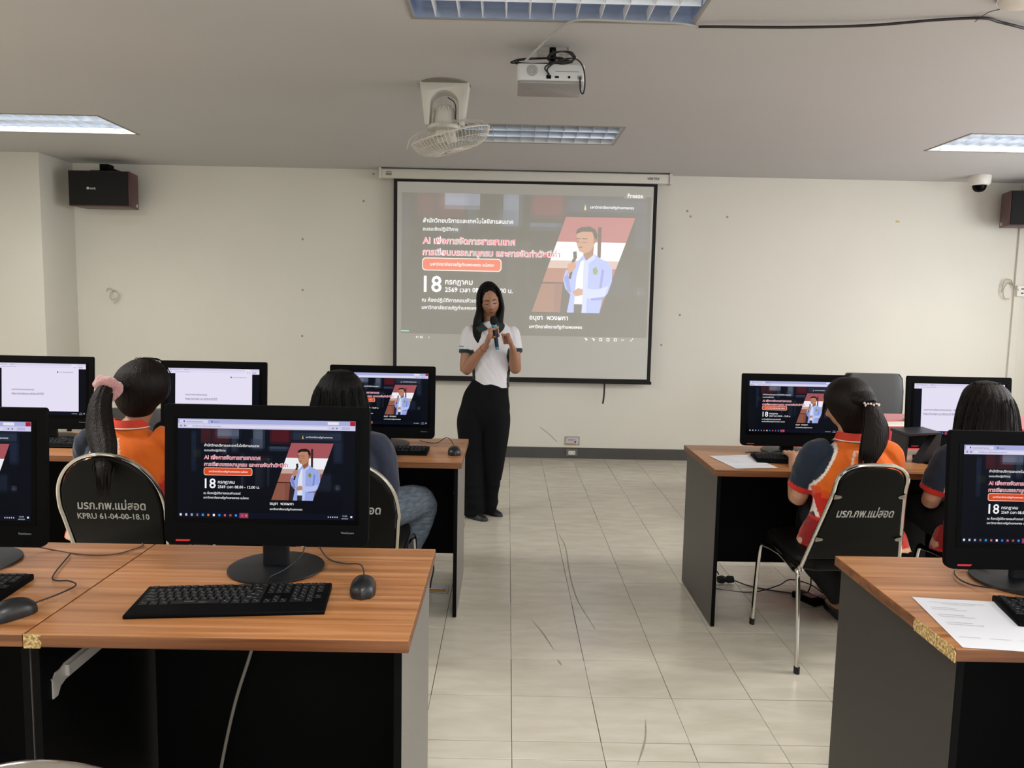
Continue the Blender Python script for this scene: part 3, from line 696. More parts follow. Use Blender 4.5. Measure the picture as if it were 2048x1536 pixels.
cable('power_cable', 'thin cable trailing across the front desk from the left monitor', [(-1.39, 2.10, .80), (-1.30, 2.16, .7535), (-1.18, 2.12, .7535), (-1.10, 2.13, .7535), (-1.06, 2.2, .7535), (-1.07, 2.23, .7535)], .002, mat('brown_cable', '4c342a', .5))
cable('network_cable', 'grey cable hanging under the front desk', [(-.66, 2.10, .715), (-.70, 2.10, .52), (-.76, 2.11, .33), (-.80, 2.1, .14), (-.815, 2.09, .006)], .0048, mat('grey_cable', '8f8a80', .5))
for n_, (px, lab) in enumerate(((-2.3, 'tangled black cables under the leftmost far monitor'), (2.2, 'black cables behind the keyboard at the right end of the far row'), (1.35, 'black cable behind the keyboard beside the printed sheet'))):
    r_ = random.Random(n_ + 3); P = [(px + .12 * math.sin(i * 1.7) + r_.uniform(-.04, .04), 3.93 + .045 * cos(i * 1.3) - .03, .7535 + (.012 if i % 3 == 1 else 0)) for i in range(9)]
    P = [(a, b - .045, c) for a, b, c in P]
    cable('computer_cable', lab, P, .0018)

# printed sheets
def sheet(x, y, rz, label, z=.7506):
    t = thing('printed_sheet', label, 'paper', (x, y, z), rz)
    def f():
        g = G(); n = 10; vs = []
        for j in range(n + 1):
            for i in range(n + 1):
                u, v = i / n, j / n; e = .0015 * sin(u * 3.1 + v * 2) ** 2 + (.003 * max(0, v - .9) * 10 * u)
                vs.append(((u - .5) * .21, (v - .5) * .297, .0004 + e * .5))
        g.add(vs, [(j * (n + 1) + i, j * (n + 1) + i + 1, (j + 1) * (n + 1) + i + 1, (j + 1) * (n + 1) + i) for j in range(n) for i in range(n)])
        return g.mesh('sheet', [PAPER], 60)
    obj('sheet', cached('sheet', f), t)
    INK = mat('printed_ink', '6c6d74', .8)
    def ink():
        g = G()
        def line(s, x_, y_, w_):
            vs, fs, W_ = text_verts(s, 0, 1); k = w_ / W_; g.add([(x_ + p[0] * k, y_ + p[1] * k, .0026) for p in vs], fs)
        line('เอกสารประกอบการอบรมเชิงปฏิบัติการ AI เพื่อการจัดการสารสนเทศ', -.075, .118, .13); line('มหาวิทยาลัยราชภัฏกำแพงเพชร แม่สอด', -.05, .108, .08)
        for i, yy in enumerate((.08, .035, -.012)):
            line(('เอกสารประกอบการอบรม', 'แบบทดสอบก่อนอบรม', 'แบบประเมินความพึงพอใจ')[i], -.085, yy, .06); line('https://arit.kpru.ac.th/short/UDP', -.085, yy - .011, .08)
        for i in (0, 1, 2): line('แบบทดสอบหลังอบรม', -.09 + .065 * i, -.095, .045)
        return g.mesh('print', [INK], 0)
    obj('print', cached('ink', ink), t); return t
sheet(1.137, 1.752, -.14, 'printed white sheet on the scarred front desk at the right')
sheet(1.136, 3.63, .165, 'printed white sheet on the far right desk beside a keyboard')

# ------------------------------------------------------------------ projection screen
t = thing('projection_screen', 'pull-down projection screen with black border on the back wall', 'screen', (.137, 7.27, 0))
SCW = mat('screen_cloth', 'cfcdc6', .85)
CASE = mat('case_white', 'cfcbc2', .45)
g = G(); g.prism([(-.045, 2.604), (.045, 2.604), (.045, 2.69), (-.035, 2.69), (-.045, 2.68)], -1.32, 1.32, ax='x'); cs = obj('case', g.mesh('case', [CASE], 30, .003), t)
for s_ in (-1, 1):
    g = G(); g.b2((s_ * 1.345, -.055, 2.598), (s_ * 1.32, .055, 2.697)); obj('end_cap', g.mesh('end_cap', [CASE], 30, .004), cs)
    g = G(); g.b2((s_ * 1.29 - .01, .045, 2.62), (s_ * 1.29 + .01, .1, 2.66)); obj('wall_bracket', g.mesh('wall_bracket', [DULLST], 0), cs)
obj('lettering', text_mesh('VERTEX', .115, mat('dark_print', '24211e', .5), 'lettering', .02, .95, True, .25), cs, (1.17, -.0462, 2.635))
g = G()
for k in range(3): g.b2((-1.28, -.047, 2.628 + k * .013), (-1.225, -.0455, 2.633 + k * .013))
obj('label_plate', g.mesh('label_plate', [mat('dark_print', '24211e')], 0), cs)
# cloth, black masking and white field
XA, XB, ZA, ZB = -1.213, 1.222, .757, 2.604; b_ = .034
g = G(); g.b2((XA, -.0012, ZA), (XB, 0, ZB)); obj('black_border', g.mesh('black_border', [mat('mask_black', '0c0b0b', .8)], 0), t)
g = G(); g.b2((XA + b_, -.0022, ZA + b_), (XB - b_, -.0014, ZB - .024)); obj('screen_cloth', g.mesh('screen_cloth', [SCW], 0), t)
g = G(); g.lathe([(.001, XA - .01), (.014, XA - .01), (.014, XB + .01), (.001, XB + .01)], 14, (0, 0, 0)); me = g.mesh('weight_bar', [mat('mask_black', '0c0b0b')])
obj('weight_bar', me, t, (0, 0, ZA), (0, radians(90), 0))
g = G(); g.tube([(0, 0, 0), (.001, .003, -.07), (-.002, 0, -.14), (-.010, -.003, -.205)], (.008, .003), 8); obj('pull_strap', g.mesh('pull_strap', [CABLE]), t, (.79, 0, .757))
# projected picture: light on the cloth
k_ = N('projected_light'); a_ = k_.new('ShaderNodeVertexColor', layer_name='Col'); k_.p.inputs['Base Color'].default_value = srgb('b9b7af'); k_.p.inputs['Roughness'].default_value = .85
k_.l(a_.outputs['Color'], k_.p.inputs['Emission Color']); k_.p.inputs['Emission Strength'].default_value = 1.0
PLIGHT = k_.m
sg, L = slide_mesh(True); g = G(); g.v, g.f, g.m, g.c = sg.v, sg.f, sg.m, sg.c
def ptxt(s, u, v, wd, col='f0f0f0'):
    vs, fs, W_ = text_verts(s, .012); k = wd / W_; L[0] += 1; g.add([(u + p[0] * k, -.004 * L[0], 9 - v + p[1] * k) for p in vs], fs, 0, col)
def prect(a, b, c, d, col):
    L[0] += 1; g.add([(a, -.004 * L[0], 9 - b), (c, -.004 * L[0], 9 - b), (c, -.004 * L[0], 9 - d), (a, -.004 * L[0], 9 - d)], [(0, 3, 2, 1)], 0, col)
prect(14.2, -.16, 15.6, .12, '606060')
ptxt('Freeze', 14.45, .06, .98); ptxt('4 / 56', .95, 9.3, .46); ptxt('›', 1.78, 9.3, .07)
prect(0, 8.82, .5, 8.87, '9fe8d8')
for i, s_ in enumerate('⌕◁▭▣▱…'): u = 11.95 + i * .48; (prect(u, 9.08, u + .19, 9.11, 'f0f0f0'), prect(u, 9.23, u + .19, 9.26, 'f0f0f0'), prect(u, 9.11, u + .03, 9.23, 'f0f0f0'), prect(u + .16, 9.11, u + .19, 9.23, 'f0f0f0')) if i in (2, 3, 4) else [prect(u + q * .07, 9.15, u + q * .07 + .045, 9.2, 'f0f0f0') for q in range(3)] if i == 5 else (prect(u, 9.1, u + .12, 9.14, 'f0f0f0'), prect(u + .09, 9.14, u + .18, 9.24, 'f0f0f0'))
prect(15.05, 9.06, 15.12, 9.12, 'f0f0f0'); prect(14.95, 9.17, 15.02, 9.23, 'f0f0f0')
me = g.mesh('projected_picture', [PLIGHT], 0)
s_ = 2.32 / 16 * .995
p = obj('projected_picture', me, t, (-1.137, -.0026, 1.185)); p.scale = (s_, s_ * .1, s_)

# ------------------------------------------------------------------ wall speakers
MAH = mat('mahogany_veneer', '4b1f24', .38, var=.08, vscale=20, stretch=(1, 1, 6))
GRILLE = mat('speaker_cloth', '060707', .85, bump=.3, bscale=500)
def speaker(x, y, z, rz, label, sk=1):
    t = thing('wall_speaker', label, 'speaker', (x, y, z), rz)
    g = G(); g.prism([(-.27, 0), (.27, 0), (.235, .24), (-.235, .24)], -.155, .155); obj('cabinet', g.mesh('cabinet', [MAH], 30, .003), t)
    g = G(); g.b2((-.262, -.014, -.147), (.262, 0, .147)); gr = obj('grille', g.mesh('grille', [GRILLE], 30, .005), t)
    g = G(); g.lathe([(.0005, 0), (.012, 0), (.012, .001), (.0005, .001)], 16, (-.09, -.016, 0), 0, 'y'); obj('badge', g.mesh('badge', [mat('badge_silver', 'c9c9c9', .3)], 0), gr)
    obj('lettering', text_mesh('NPE', .05, mat('badge_silver', 'c9c9c9'), 'lettering', .02, .8), gr, (-.047, -.0152, -.011))
    g = G(); g.b2((-.10, .05, .155), (.06, .15, .168)); g.b2((-.02, .06, .168), (.06, .16, .225)); g.b2((-.02, .16, .16), (.06, .30 if sk > 0 else .25, .20)); obj('bracket', g.mesh('bracket', [BLACKPL], 0, .002), t)
    g = G(); a = math.atan2(.035, .24)
    g.b2((-.02, -.0006, -.014), (.02, .0006, .014)); o = obj('sticker', g.mesh('sticker', [mat('sticker_white', 'c9b9b4', .6)], 0), t, (sk * (.2435), .19, -.125), (0, 0, pi / 2 - a if sk < 0 else pi / 2 + a)); o.location.x = sk * (.27 - .035 * .19 / .24 + .001)
    return t
speaker(-3.657, 7.02, 2.425, .0, 'mahogany wall speaker beside the pillar, badge on its grille')
speaker(4.755, 7.0, 2.425, -.12, 'mahogany wall speaker at the right edge beside the dome camera', -1)

# dome camera
t = thing('security_camera', 'white dome security camera on the ceiling by the right speaker', 'camera', (4.195, 7.03, HC))
g = G(); g.lathe([(.002, 0), (.088, 0), (.09, -.01), (.088, -.065), (.075, -.083), (.06, -.085), (.002, -.085)], 32); obj('housing', g.mesh('housing', [WHITEPL], 35), t)
g = G(); g.lathe([(.058, -.083), (.057, -.10), (.048, -.122), (.03, -.138), (.002, -.144)], 28); obj('dome', g.mesh('dome', [BLACKGL], 60), t)
g = G(); g.lathe([(.001, 0), (.018, 0), (.018, .02), (.001, .02)], 14, (0, -.05, -.115), 0, 'y'); obj('lens', g.mesh('lens', [BLACKGL]), t)

# ------------------------------------------------------------------ ceiling orbit fan
FANW = mat('fan_white', 'cbc6bb', .42)
t = thing('ceiling_fan', 'white caged ceiling fan hanging left of the projector', 'fan', (-.378, 4.5, HC))
def arch_plate():
    g = G(); out = [(-.138, 0), (.138, 0), (.131, -.05), (.107, -.235), (-.085 - .022, -.235), (-.131, -.05)]
    # solid shroud with an arched opening, front and back sheets joined by rims
    n = 14; inner = [(.078 * cos(pi * k / n), -.115 + .07 * sin(pi * k / n)) for k in range(n + 1)]
    P = [(-.107, -.235), (-.131, -.05), (-.138, 0), (.138, 0), (.131, -.05), (.107, -.235), (.083, -.235)] + inner + [(-.083, -.235)]
    g.prism(P, -.065, .065, ax='y'); return g.mesh('shroud', [FANW], 30, .004)
obj('shroud', arch_plate(), t)
g = G(); g.lathe([(.001, 0), (.142, 0), (.144, -.003), (.142, -.006), (.001, -.006)], 30); obj('ceiling_plate', g.mesh('ceiling_plate', [mat('fan_plate_grey', '7a756c', .6)], 35), t)  # thin disc in a darker grey than the fan
g = G(); g.lathe([(.002, -.11), (.035, -.115), (.058, -.14), (.066, -.19), (.068, -.225), (.002, -.225)], 28); mo = obj('motor', g.mesh('motor', [FANW], 35), t)
for k in range(16):
    a = 2 * pi * k / 16; g = G(); g.box((.05, 0, -.14), (.03, .004, .02)); o = obj('cooling_rib', cached('rib', lambda: g.mesh('cooling_rib', [FANW], 0)), mo, (0, 0, 0), (0, 0, a))
g = G(); g.lathe([(.002, -.225), (.095, -.225), (.10, -.235), (.095, -.25), (.06, -.26), (.058, -.29), (.002, -.29)], 30); obj('collar', g.mesh('collar', [FANW], 35), t)
g = G(); g.tube([(.02, -.06, -.085), (.055, -.068, -.11), (.066, -.07, -.15), (.063, -.06, -.2)], .003, 7); obj('wire', g.mesh('wire', [CABLE]), t)
fc = Vector((.035, -.02, -.285)); rot = (radians(6), radians(-15), 0)
g = G(); n = 60; R0, R1 = .05, .225
for k in range(n):
    a = 2 * pi * k / n; ca, sa = cos(a), sin(a)
    P = [(ca * r, sa * r, z) for r, z in ((.045, -.075), (.11, -.082), (.17, -.07), (.21, -.035), (.226, 0))]
    g.tube(P, .0016, 4, 0, 2)
for k in range(24):
    a = 2 * pi * k / 24; ca, sa = cos(a), sin(a); g.tube([(ca * r, sa * r, z) for r, z in ((.05, .055), (.14, .06), (.2, .035), (.226, 0))], .0013, 4, 0, 2)
for r, z, th in ((.226, 0, .004), (.205, -.04, .0016), (.12, -.083, .0016), (.12, .061, .0016)):
    g.tube([(r * cos(2 * pi * k / 40), r * sin(2 * pi * k / 40), z) for k in range(40)], th, 6, 0, 1, closed=True)
ca_ = obj('cage', g.mesh('cage', [FANW]), t, fc, rot); ca_['kind'] = 'stuff'
g = G(); g.lathe([(.001, -.085), (.045, -.085), (.052, -.07), (.001, -.06)], 24); obj('centre_cap', g.mesh('centre_cap', [FANW]), t, fc, rot)
g = G(); g.lathe([(.001, -.04), (.03, -.04), (.035, .03), (.001, .05)], 20); obj('hub', g.mesh('hub', [FANW]), t, fc, rot)
for k in range(3):
    R = []
    for j in range(7):
        u = j / 6; r = .03 + .165 * u; wv = .028 + .05 * sin(min(1, u * 1.2) * pi * .6); tw = radians(28 - 16 * u)
        R.append([(r, wv * c_ * cos(tw), -.01 + wv * c_ * sin(tw) + dz) for c_, dz in ((-1, 0), (1, 0), (1, .002), (-1, .002))])
    g = G(); g.rings(R); me = cached('blade_fan', lambda: g.mesh('blade', [FANW]))
    q = Matrix.LocRotScale(fc, None, None) @ Matrix.Rotation(rot[0], 4, 'X') @ Matrix.Rotation(0, 4, 'Z')
    from mathutils import Euler
    e = Euler(rot).to_matrix() @ Matrix.Rotation(2 * pi * k / 3 + .5, 3, 'Z'); o = obj('blade', me, t, fc, e.to_euler())
g = G(); g.tube([(.05, 0, -.24), (.14, .03, -.215), (.2, .04, -.205), (.23, .02, -.26)], .0028, 6); obj('safety_wire', g.mesh('safety_wire', [FANW]), t)
g = G(); g.tube([(-.06, -.03, -.245), (-.13, -.04, -.27), (-.19, -.04, -.31), (-.21, -.02, -.36)], .0028, 6); obj('safety_wire', g.mesh('safety_wire', [FANW]), t)

# ------------------------------------------------------------------ projector
t = thing('projector', 'white projector hanging from the ceiling under coiled black cables', 'projector', (.178, 3.84, 2.505))
PW = mat('projector_white', 'c9c8c6', .35); PG = mat('projector_under', '8f8d8c', .45)
g = G(); g.prism(rrect(.318, .25, .02), .012, .088); obj('body', g.mesh('body', [PW], 30, .006, 3), t)
g = G(); g.prism(rrect(.306, .238, .018), 0, .012); ub = obj('underside', g.mesh('underside', [PG], 30, .002), t)
g = G(); g.b2((.0, -.09, -.0025), (.055, -.07, .0)); g.b2((-.12, -.02, -.0015), (-.05, .03, 0)); obj('label_plate', g.mesh('label_plate', [GREYPL], 0), ub)
g = G()
for r in (.006, .012, .018, .024): g.tube([(-.088 + r * cos(2 * pi * k / 24), -.127, .056 + r * sin(2 * pi * k / 24)) for k in range(24)], .0013, 5, 0, 1, closed=True)
obj('speaker_grille', g.mesh('speaker_grille', [GREYPL]), t)
for x, w_, h_, c_ in ((-.01, .022, .016, BLACKPL), (.028, .018, .008, BLACKPL), (.085, .01, .01, BLACKPL), (.135, .02, .016, GREYPL)):
    g = G(); g.b2((x - w_ / 2, -.129, .028 - h_ / 2), (x + w_ / 2, -.122, .028 + h_ / 2)); obj('socket', g.mesh('socket', [c_], 0, .001), t)
g = G(); g.b2((.02, -.1265, .052), (.13, -.1235, .0545)); obj('seam', g.mesh('seam', [GREYPL], 0), t)
g = G(); g.lathe([(.001, 0), (.03, 0), (.03, .02), (.001, .02)], 24, (.08, .12, .05), 0, 'y'); obj('lens', g.mesh('lens', [BLACKGL]), t)
t2 = thing('projector_mount', 'metal ceiling bracket holding the projector', 'bracket', (.19, 3.84, HC))
g = G(); g.b2((-.075, -.03, -.003), (.075, .03, 0)); g.b2((-.075, -.03, -.035), (-.072, .03, -.003)); g.b2((.072, -.03, -.035), (.075, .03, -.003)); g.b2((-.075, -.03, -.038), (-.03, .03, -.035)); g.b2((.03, -.03, -.038), (.075, .03, -.035)); obj('ceiling_plate', g.mesh('ceiling_plate', [DULLST], 0), t2)
g = G(); g.tube([(0, 0, -.003), (0, 0, -.106)], .016, 14, 0, 1); obj('pole', g.mesh('pole', [BLACKPL]), t2)
for k in range(4):
    a = pi / 4 + k * pi / 2; g = G(); g.tube([(0, 0, -.085), (.05 * cos(a), .05 * sin(a), -.09), (.1 * cos(a), .08 * sin(a), -.104)], .005, 6); obj('arm', g.mesh('arm', [DULLST]), t2)
rn = random.Random(4)
def loops(cx, cy, cz, rx, rz_, n, seed, tilt=.3):
    r_ = random.Random(seed); P = []
    for k in range(n * 8):
        a = 2 * pi * k / 8; q = 1 + r_.uniform(-.12, .12); P.append((cx + rx * q * cos(a) + .004 * k / 8, cy + r_.uniform(-.012, .012) + tilt * .03 * sin(a), cz + rz_ * q * sin(a) + .05 * q * rx * cos(a)))
    return P
cable('projector_cable', 'coil of black cable lying on the projector, wide flat loops', loops(.12, 3.78, 2.622, .125, .016, 4, 1), .0036)
cable('projector_cable', 'small black cable ring on the projector top', loops(.22, 3.73, 2.625, .06, .03, 3, 2), .0034)
cable('projector_cable', 'black cable looping down past the projector end', [(.17, 3.70, 2.54), (.15, 3.69, 2.57), (.22, 3.68, 2.60), (.29, 3.69, 2.608), (.325, 3.69, 2.57), (.335, 3.69, 2.50), (.328, 3.69, 2.455), (.315, 3.69, 2.47), (.312, 3.695, 2.53)], .0034)
cable('projector_cable', 'black cable plugged into the projector face', [(.168, 3.705, 2.535), (.16, 3.68, 2.56), (.20, 3.70, 2.595), (.26, 3.74, 2.615), (.20, 3.80, 2.65), (.19, 3.80, 2.68)], .004)
cable('projector_cable', 'grey cable rising from the projector along the ceiling light', [(.06, 3.72, 2.605), (.10, 3.66, 2.63), (.17, 3.55, 2.665), (.24, 3.46, 2.69), (.31, 3.43, 2.692), (.45, 3.43, 2.69), (.62, 3.44, 2.691), (.72, 3.44, 2.688), (.80, 3.47, 2.686)], .006, mat('pale_cable', 'a9a8a4', .5))
cable('ceiling_cable', 'long black cable running along the ceiling to the right edge', [(.79, 3.475, 2.688), (.86, 3.44, 2.678), (1.19, 3.42, 2.676), (1.5, 3.39, 2.68), (1.75, 3.335, 2.688), (1.93, 3.31, 2.691), (2.02, 3.34, 2.688), (2.15, 3.38, 2.68), (2.6, 3.6, 2.69)], .0058)
cable('cable_tie', 'wire tie holding the black ceiling cable', [(1.90, 3.31, 2.675), (1.93, 3.27, 2.698), (1.955, 3.235, 2.698)], .0014)
t = thing('smoke_detector', 'round white ceiling fitting at the top right corner', 'detector', (1.96, 3.10, HC))
g = G(); g.lathe([(.002, 0), (.085, 0), (.088, -.012), (.075, -.03), (.04, -.042), (.002, -.045)], 36); obj('cover', g.mesh('cover', [WHITEPL], 50), t)
g = G(); g.tube([(.087 * cos(2 * pi * k / 32), .087 * sin(2 * pi * k / 32), -.012) for k in range(32)], .003, 6, 0, 1, closed=True); obj('rim', g.mesh('rim', [CHROME]), t)

# ------------------------------------------------------------------ wall fittings
t = thing('power_outlet', 'small power outlet set into the grey skirting', 'outlet', (.643, YB - .012, .058))
g = G(); g.b2((-.055, -.012, -.033), (.055, 0, .038)); obj('plate', g.mesh('plate', [mat('outlet_bronze', '6f675c', .35, .5)], 0, .002), t)
g = G(); g.b2((-.033, -.0145, -.018), (.033, -.012, .018)); so = obj('socket', g.mesh('socket', [WHITEPL], 0, .001), t)
for x in (-.022, -.012, .012, .022): g = G(); g.b2((x - .002, -.0152, -.006), (x + .002, -.0144, .006)); obj('slot', g.mesh('slot', [RUBBER], 0), so)
t = thing('wall_plate', 'framed printed plate on the wall above the outlet', 'plate', (.645, YB, .172))
g = G(); g.b2((-.072, -.008, -.042), (.072, 0, .042)); obj('frame', g.mesh('frame', [mat('plate_grey', 'a29a8c', .4)], 0, .002), t)
g = G(); g.prism(rrect(.122, .066, .02), -.0105, -.008, ax='y'); obj('card', g.mesh('card', [mat('card_pale', 'c3bcc4', .5)], 0), t)
g = G(); g.prism([(-.065, -.034), (.03, -.034), (.04, -.024), (-.05, -.022)], -.0115, -.0105, ax='y'); obj('yellow_band', g.mesh('yellow_band', [mat('ochre', 'c08a2e', .5)], 0), t)
g = G(); g.b2((-.045, -.0112, .012), (.03, -.0104, .016)); g.b2((-.04, -.0112, .002), (.02, -.0104, .005)); g.lathe([(.0005, 0), (.01, 0), (.01, .001), (.0005, .001)], 12, (.03, -.0115, -.008), 0, 'y'); obj('print', g.mesh('print', [mat('plate_ink', '4b4652', .6)], 0), t)
o = obj('yellow_tape', G().b2((-.018, -.003, -.008), (.018, 0, .008)).mesh('yellow_tape', [mat('tape_yellow', 'c9b06a', .6)], 0, .001), None, (3.655, YB, 2.322)); tag(o, 'scrap of yellow tape on the upper back wall', 'tape')
WIRE = mat('old_wire', 'b5ac98', .6)
t = thing('loose_wires', 'loose old wires poking out of the wall left of the screen', 'wires', (-3.725, YB, 1.49))
for k, P in enumerate(([(0, 0, .04), (-.02, -.03, .02), (-.035, -.03, -.02), (-.01, -.03, -.05), (.02, -.03, -.03)], [(0, 0, .04), (.03, -.03, .03), (.05, -.03, -.01), (.03, -.03, -.06), (.0, -.03, -.08)], [(0, 0, .03), (-.05, -.02, .06), (-.07, -.02, .03)])):
    obj('wire', G().tube(P, .004, 6).mesh('wire', [WIRE]), t)
t = thing('loose_wires', 'loose old wires by the cable trunking at the right edge', 'wires', (4.775, YB, 1.76))
for k, P in enumerate(([(0, 0, .0), (-.05, -.04, .01), (-.09, -.04, -.05), (-.07, -.03, -.13), (-.02, -.03, -.14)], [(.02, 0, .0), (-.03, -.04, .04), (-.08, -.03, .03), (-.10, -.03, -.08)], [(0, 0, 0), (.02, -.05, -.03), (.05, -.05, -.06)])):
    obj('wire', G().tube(P, .005, 6).mesh('wire', [WIRE]), t)
o = obj('cable_trunking', G().b2((-.035, -.022, 0), (.035, 0, 2.68 - .106)).mesh('cable_trunking', [WALL], 0, .003), None, (4.84, YB, .106)); tag(o, 'white cable trunking down the wall at the right edge', 'trunking')
t = thing('switch_box', 'white switch box on the trunking at the right edge', 'box', (4.85, YB - .022, 1.70))
g = G(); g.b2((-.04, -.03, -.055), (.045, 0, .045)); obj('box', g.mesh('box', [WHITEPL], 0, .004), t)
g = G(); g.b2((-.002, -.033, -.03), (.02, -.03, -.02)); g.b2((-.002, -.033, .01), (.02, -.03, .02)); obj('slot', g.mesh('slot', [RUBBER], 0), t)

# ------------------------------------------------------------------ under the desks
def floorbox(x, y, label):
    t = thing('floor_outlet', label, 'outlet', (x, y, 0))
    g = G(); g.b2((-.065, -.05, 0), (.065, .05, .006)); obj('plate', g.mesh('plate', [DULLST], 0, .001), t)
    g = G(); g.b2((-.045, -.01, .006), (.05, .04, .009)); obj('lid', g.mesh('lid', [mat('lid_pale', 'c9ccd2', .3)], 0), t)
    g = G(); g.b2((-.045, -.04, .006), (.05, -.02, .009)); obj('band', g.mesh('band', [mat('ochre', 'c08a2e')], 0), t)
    return t
floorbox(-.345, 3.87, 'metal floor outlet with a yellow band under the desk beside the woman')
cable('floor_cable', 'black cable rising from the floor outlet near the woman', [(-.375, 3.86, .012), (-.37, 3.86, .05), (-.36, 3.88, .11), (-.375, 3.93, .165), (-.40, 4.06, .2)], .004)
floorbox(1.68, 3.87, 'metal floor outlet beside the black power adapter')
t = thing('power_adapter', 'black power adapter lying on the floor under the far right desk', 'adapter', (1.56, 3.80, 0), .45)
g = G(); g.b2((-.035, -.075, .0), (.035, .075, .032)); obj('body', g.mesh('body', [BLACKPL], 30, .004), t)
g = G(); g.b2((-.02, -.04, .032), (.02, .02, .0325)); obj('label_plate', g.mesh('label_plate', [mat('label_dark', '34343a', .3)], 0), t)
cable('floor_cable', 'black cable dangling from the far right desk to its plug', [(1.17, 4.055, .7), (1.15, 4.06, .28), (1.145, 4.04, .10), (1.165, 4.03, .05)], .0035)
t = thing('cable_plug', 'black plug pair lying on the floor under the far right desk', 'plug', (1.195, 4.03, 0))
g = G(); g.lathe([(.001, -.035), (.018, -.035), (.022, -.01), (.014, .01), (.02, .02), (.018, .05), (.001, .055)], 14); obj('body', g.mesh('body', [RUBBER]), t, (0, 0, .023), (0, radians(90), .1))
cable('floor_cable', 'long black cable crossing the floor under the far right desk', [(1.25, 4.03, .018), (1.32, 3.99, .004), (1.42, 3.93, .004), (1.50, 3.90, .004), (1.54, 3.85, .012)], .0035)
cable('floor_cable', 'curved black cable from the side panel to the floor outlet', [(1.0, 3.97, .06), (1.12, 3.95, .004), (1.3, 3.9, .004), (1.45, 3.93, .03), (1.53, 3.97, .05), (1.62, 3.93, .04), (1.67, 3.88, .012)], .003)
cable('floor_cable', 'black cable from the power adapter up behind the panel', [(1.585, 3.865, .02), (1.62, 3.92, .06), (1.66, 4.06, .20), (1.66, 4.06, .5)], .0035)

# dark wedge-shaped book stand on the far right desk
t = thing('document_stand', 'dark folding stand between the beaded-tie student and the last monitor', 'stand', (2.055, 3.72, .75))
DARK = mat('stand_plastic', '24252a', .45)
g = G(); g.prism([(-.055, 0), (.045, 0), (.05, .145), (.03, .15)], -.05, .012, ax='y'); obj('front_panel', g.mesh('front_panel', [DARK], 0, .002), t)
g = G(); g.prism([(-.11, .13), (.05, .145), (.05, .155), (-.11, .145)], -.05, .13, ax='y'); obj('top_panel', g.mesh('top_panel', [DARK], 0, .002), t)
g = G(); g.prism([(-.11, .0), (-.10, .0), (-.095, .13), (-.105, .13)], -.03, .12, ax='y'); obj('leg_panel', g.mesh('leg_panel', [DARK], 0, .002), t)

# ------------------------------------------------------------------ table with red cloth and office chairs by the back wall
t = thing('meeting_table', 'long table with a red cloth near the back wall, behind the right monitors', 'table', (3.12, 5.15, 0))
g = G(); g.b2((-1.28, -.28, .72), (1.28, .30, .745)); obj('tabletop', g.mesh('tabletop', [WOOD], 0, .002), t)
for x in (-1.22, 1.22):
    for y in (-.24, .26): g = G(); g.b2((x - .02, y - .02, 0), (x + .02, y + .02, .72)); obj('leg', g.mesh('leg', [DULLST], 0), t)
RED = mat('red_tablecloth', 'a8162c', .75, var=.06, vscale=6, sheen=.3)
o = thing('tablecloth', 'red cloth draped over the table near the back wall', 'tablecloth', (3.12, 5.15, 0))
def drape():
    g = G(); n = 96; per = []
    W_, D1, D2 = 1.30, -.30, .32
    pts = []
    for k in range(n):
        s_ = k / n * 4
        e, f = int(s_), s_ - int(s_); pts.append([(-W_ + 2 * W_ * f, D1), (W_, D1 + (D2 - D1) * f), (W_ - 2 * W_ * f, D2), (-W_, D2 + (D1 - D2) * f)][e])
    def ring(z, off): 
        R = []
        for k, (x, y) in enumerate(pts):
            q = off * (1 + .6 * sin(k * 1.9)); R.append((x * (1 + q / W_), (y - .01) * (1 + q / .3) + .01, z))
        return R
    g.rings([[(x * .5, y * .5, .7505) for x, y in pts], ring(.7505, 0), ring(.74, .006), ring(.6, .02), ring(.42, .035)], 0, False)
    g.add([(x * .5, y * .5, .7505) for x, y in pts], [tuple(range(n))]); return g.mesh('cloth', [RED], 50)
obj('cloth', drape(), o)
t = thing('papers_stack', 'pale folder lying on the red tablecloth', 'folder', (2.50, 4.93, .7515), .2)
g = G(); g.b2((-.16, -.07, 0), (.16, .07, .008)); obj('folder', g.mesh('folder', [mat('folder_pale', 'd8cfc2', .6)], 0, .001), t)
o = thing('computer_mouse', 'pale mouse on the red tablecloth', 'mouse', (2.70, 5.1, .7515), .5)
obj('shell', G().ell((0, 0, .014), (.03, .05, .016)).mesh('shell', [WHITEPL]), o)
LEA = mat('black_leather', '12110f', .42, var=.06, vscale=12, bump=.04, bscale=60)
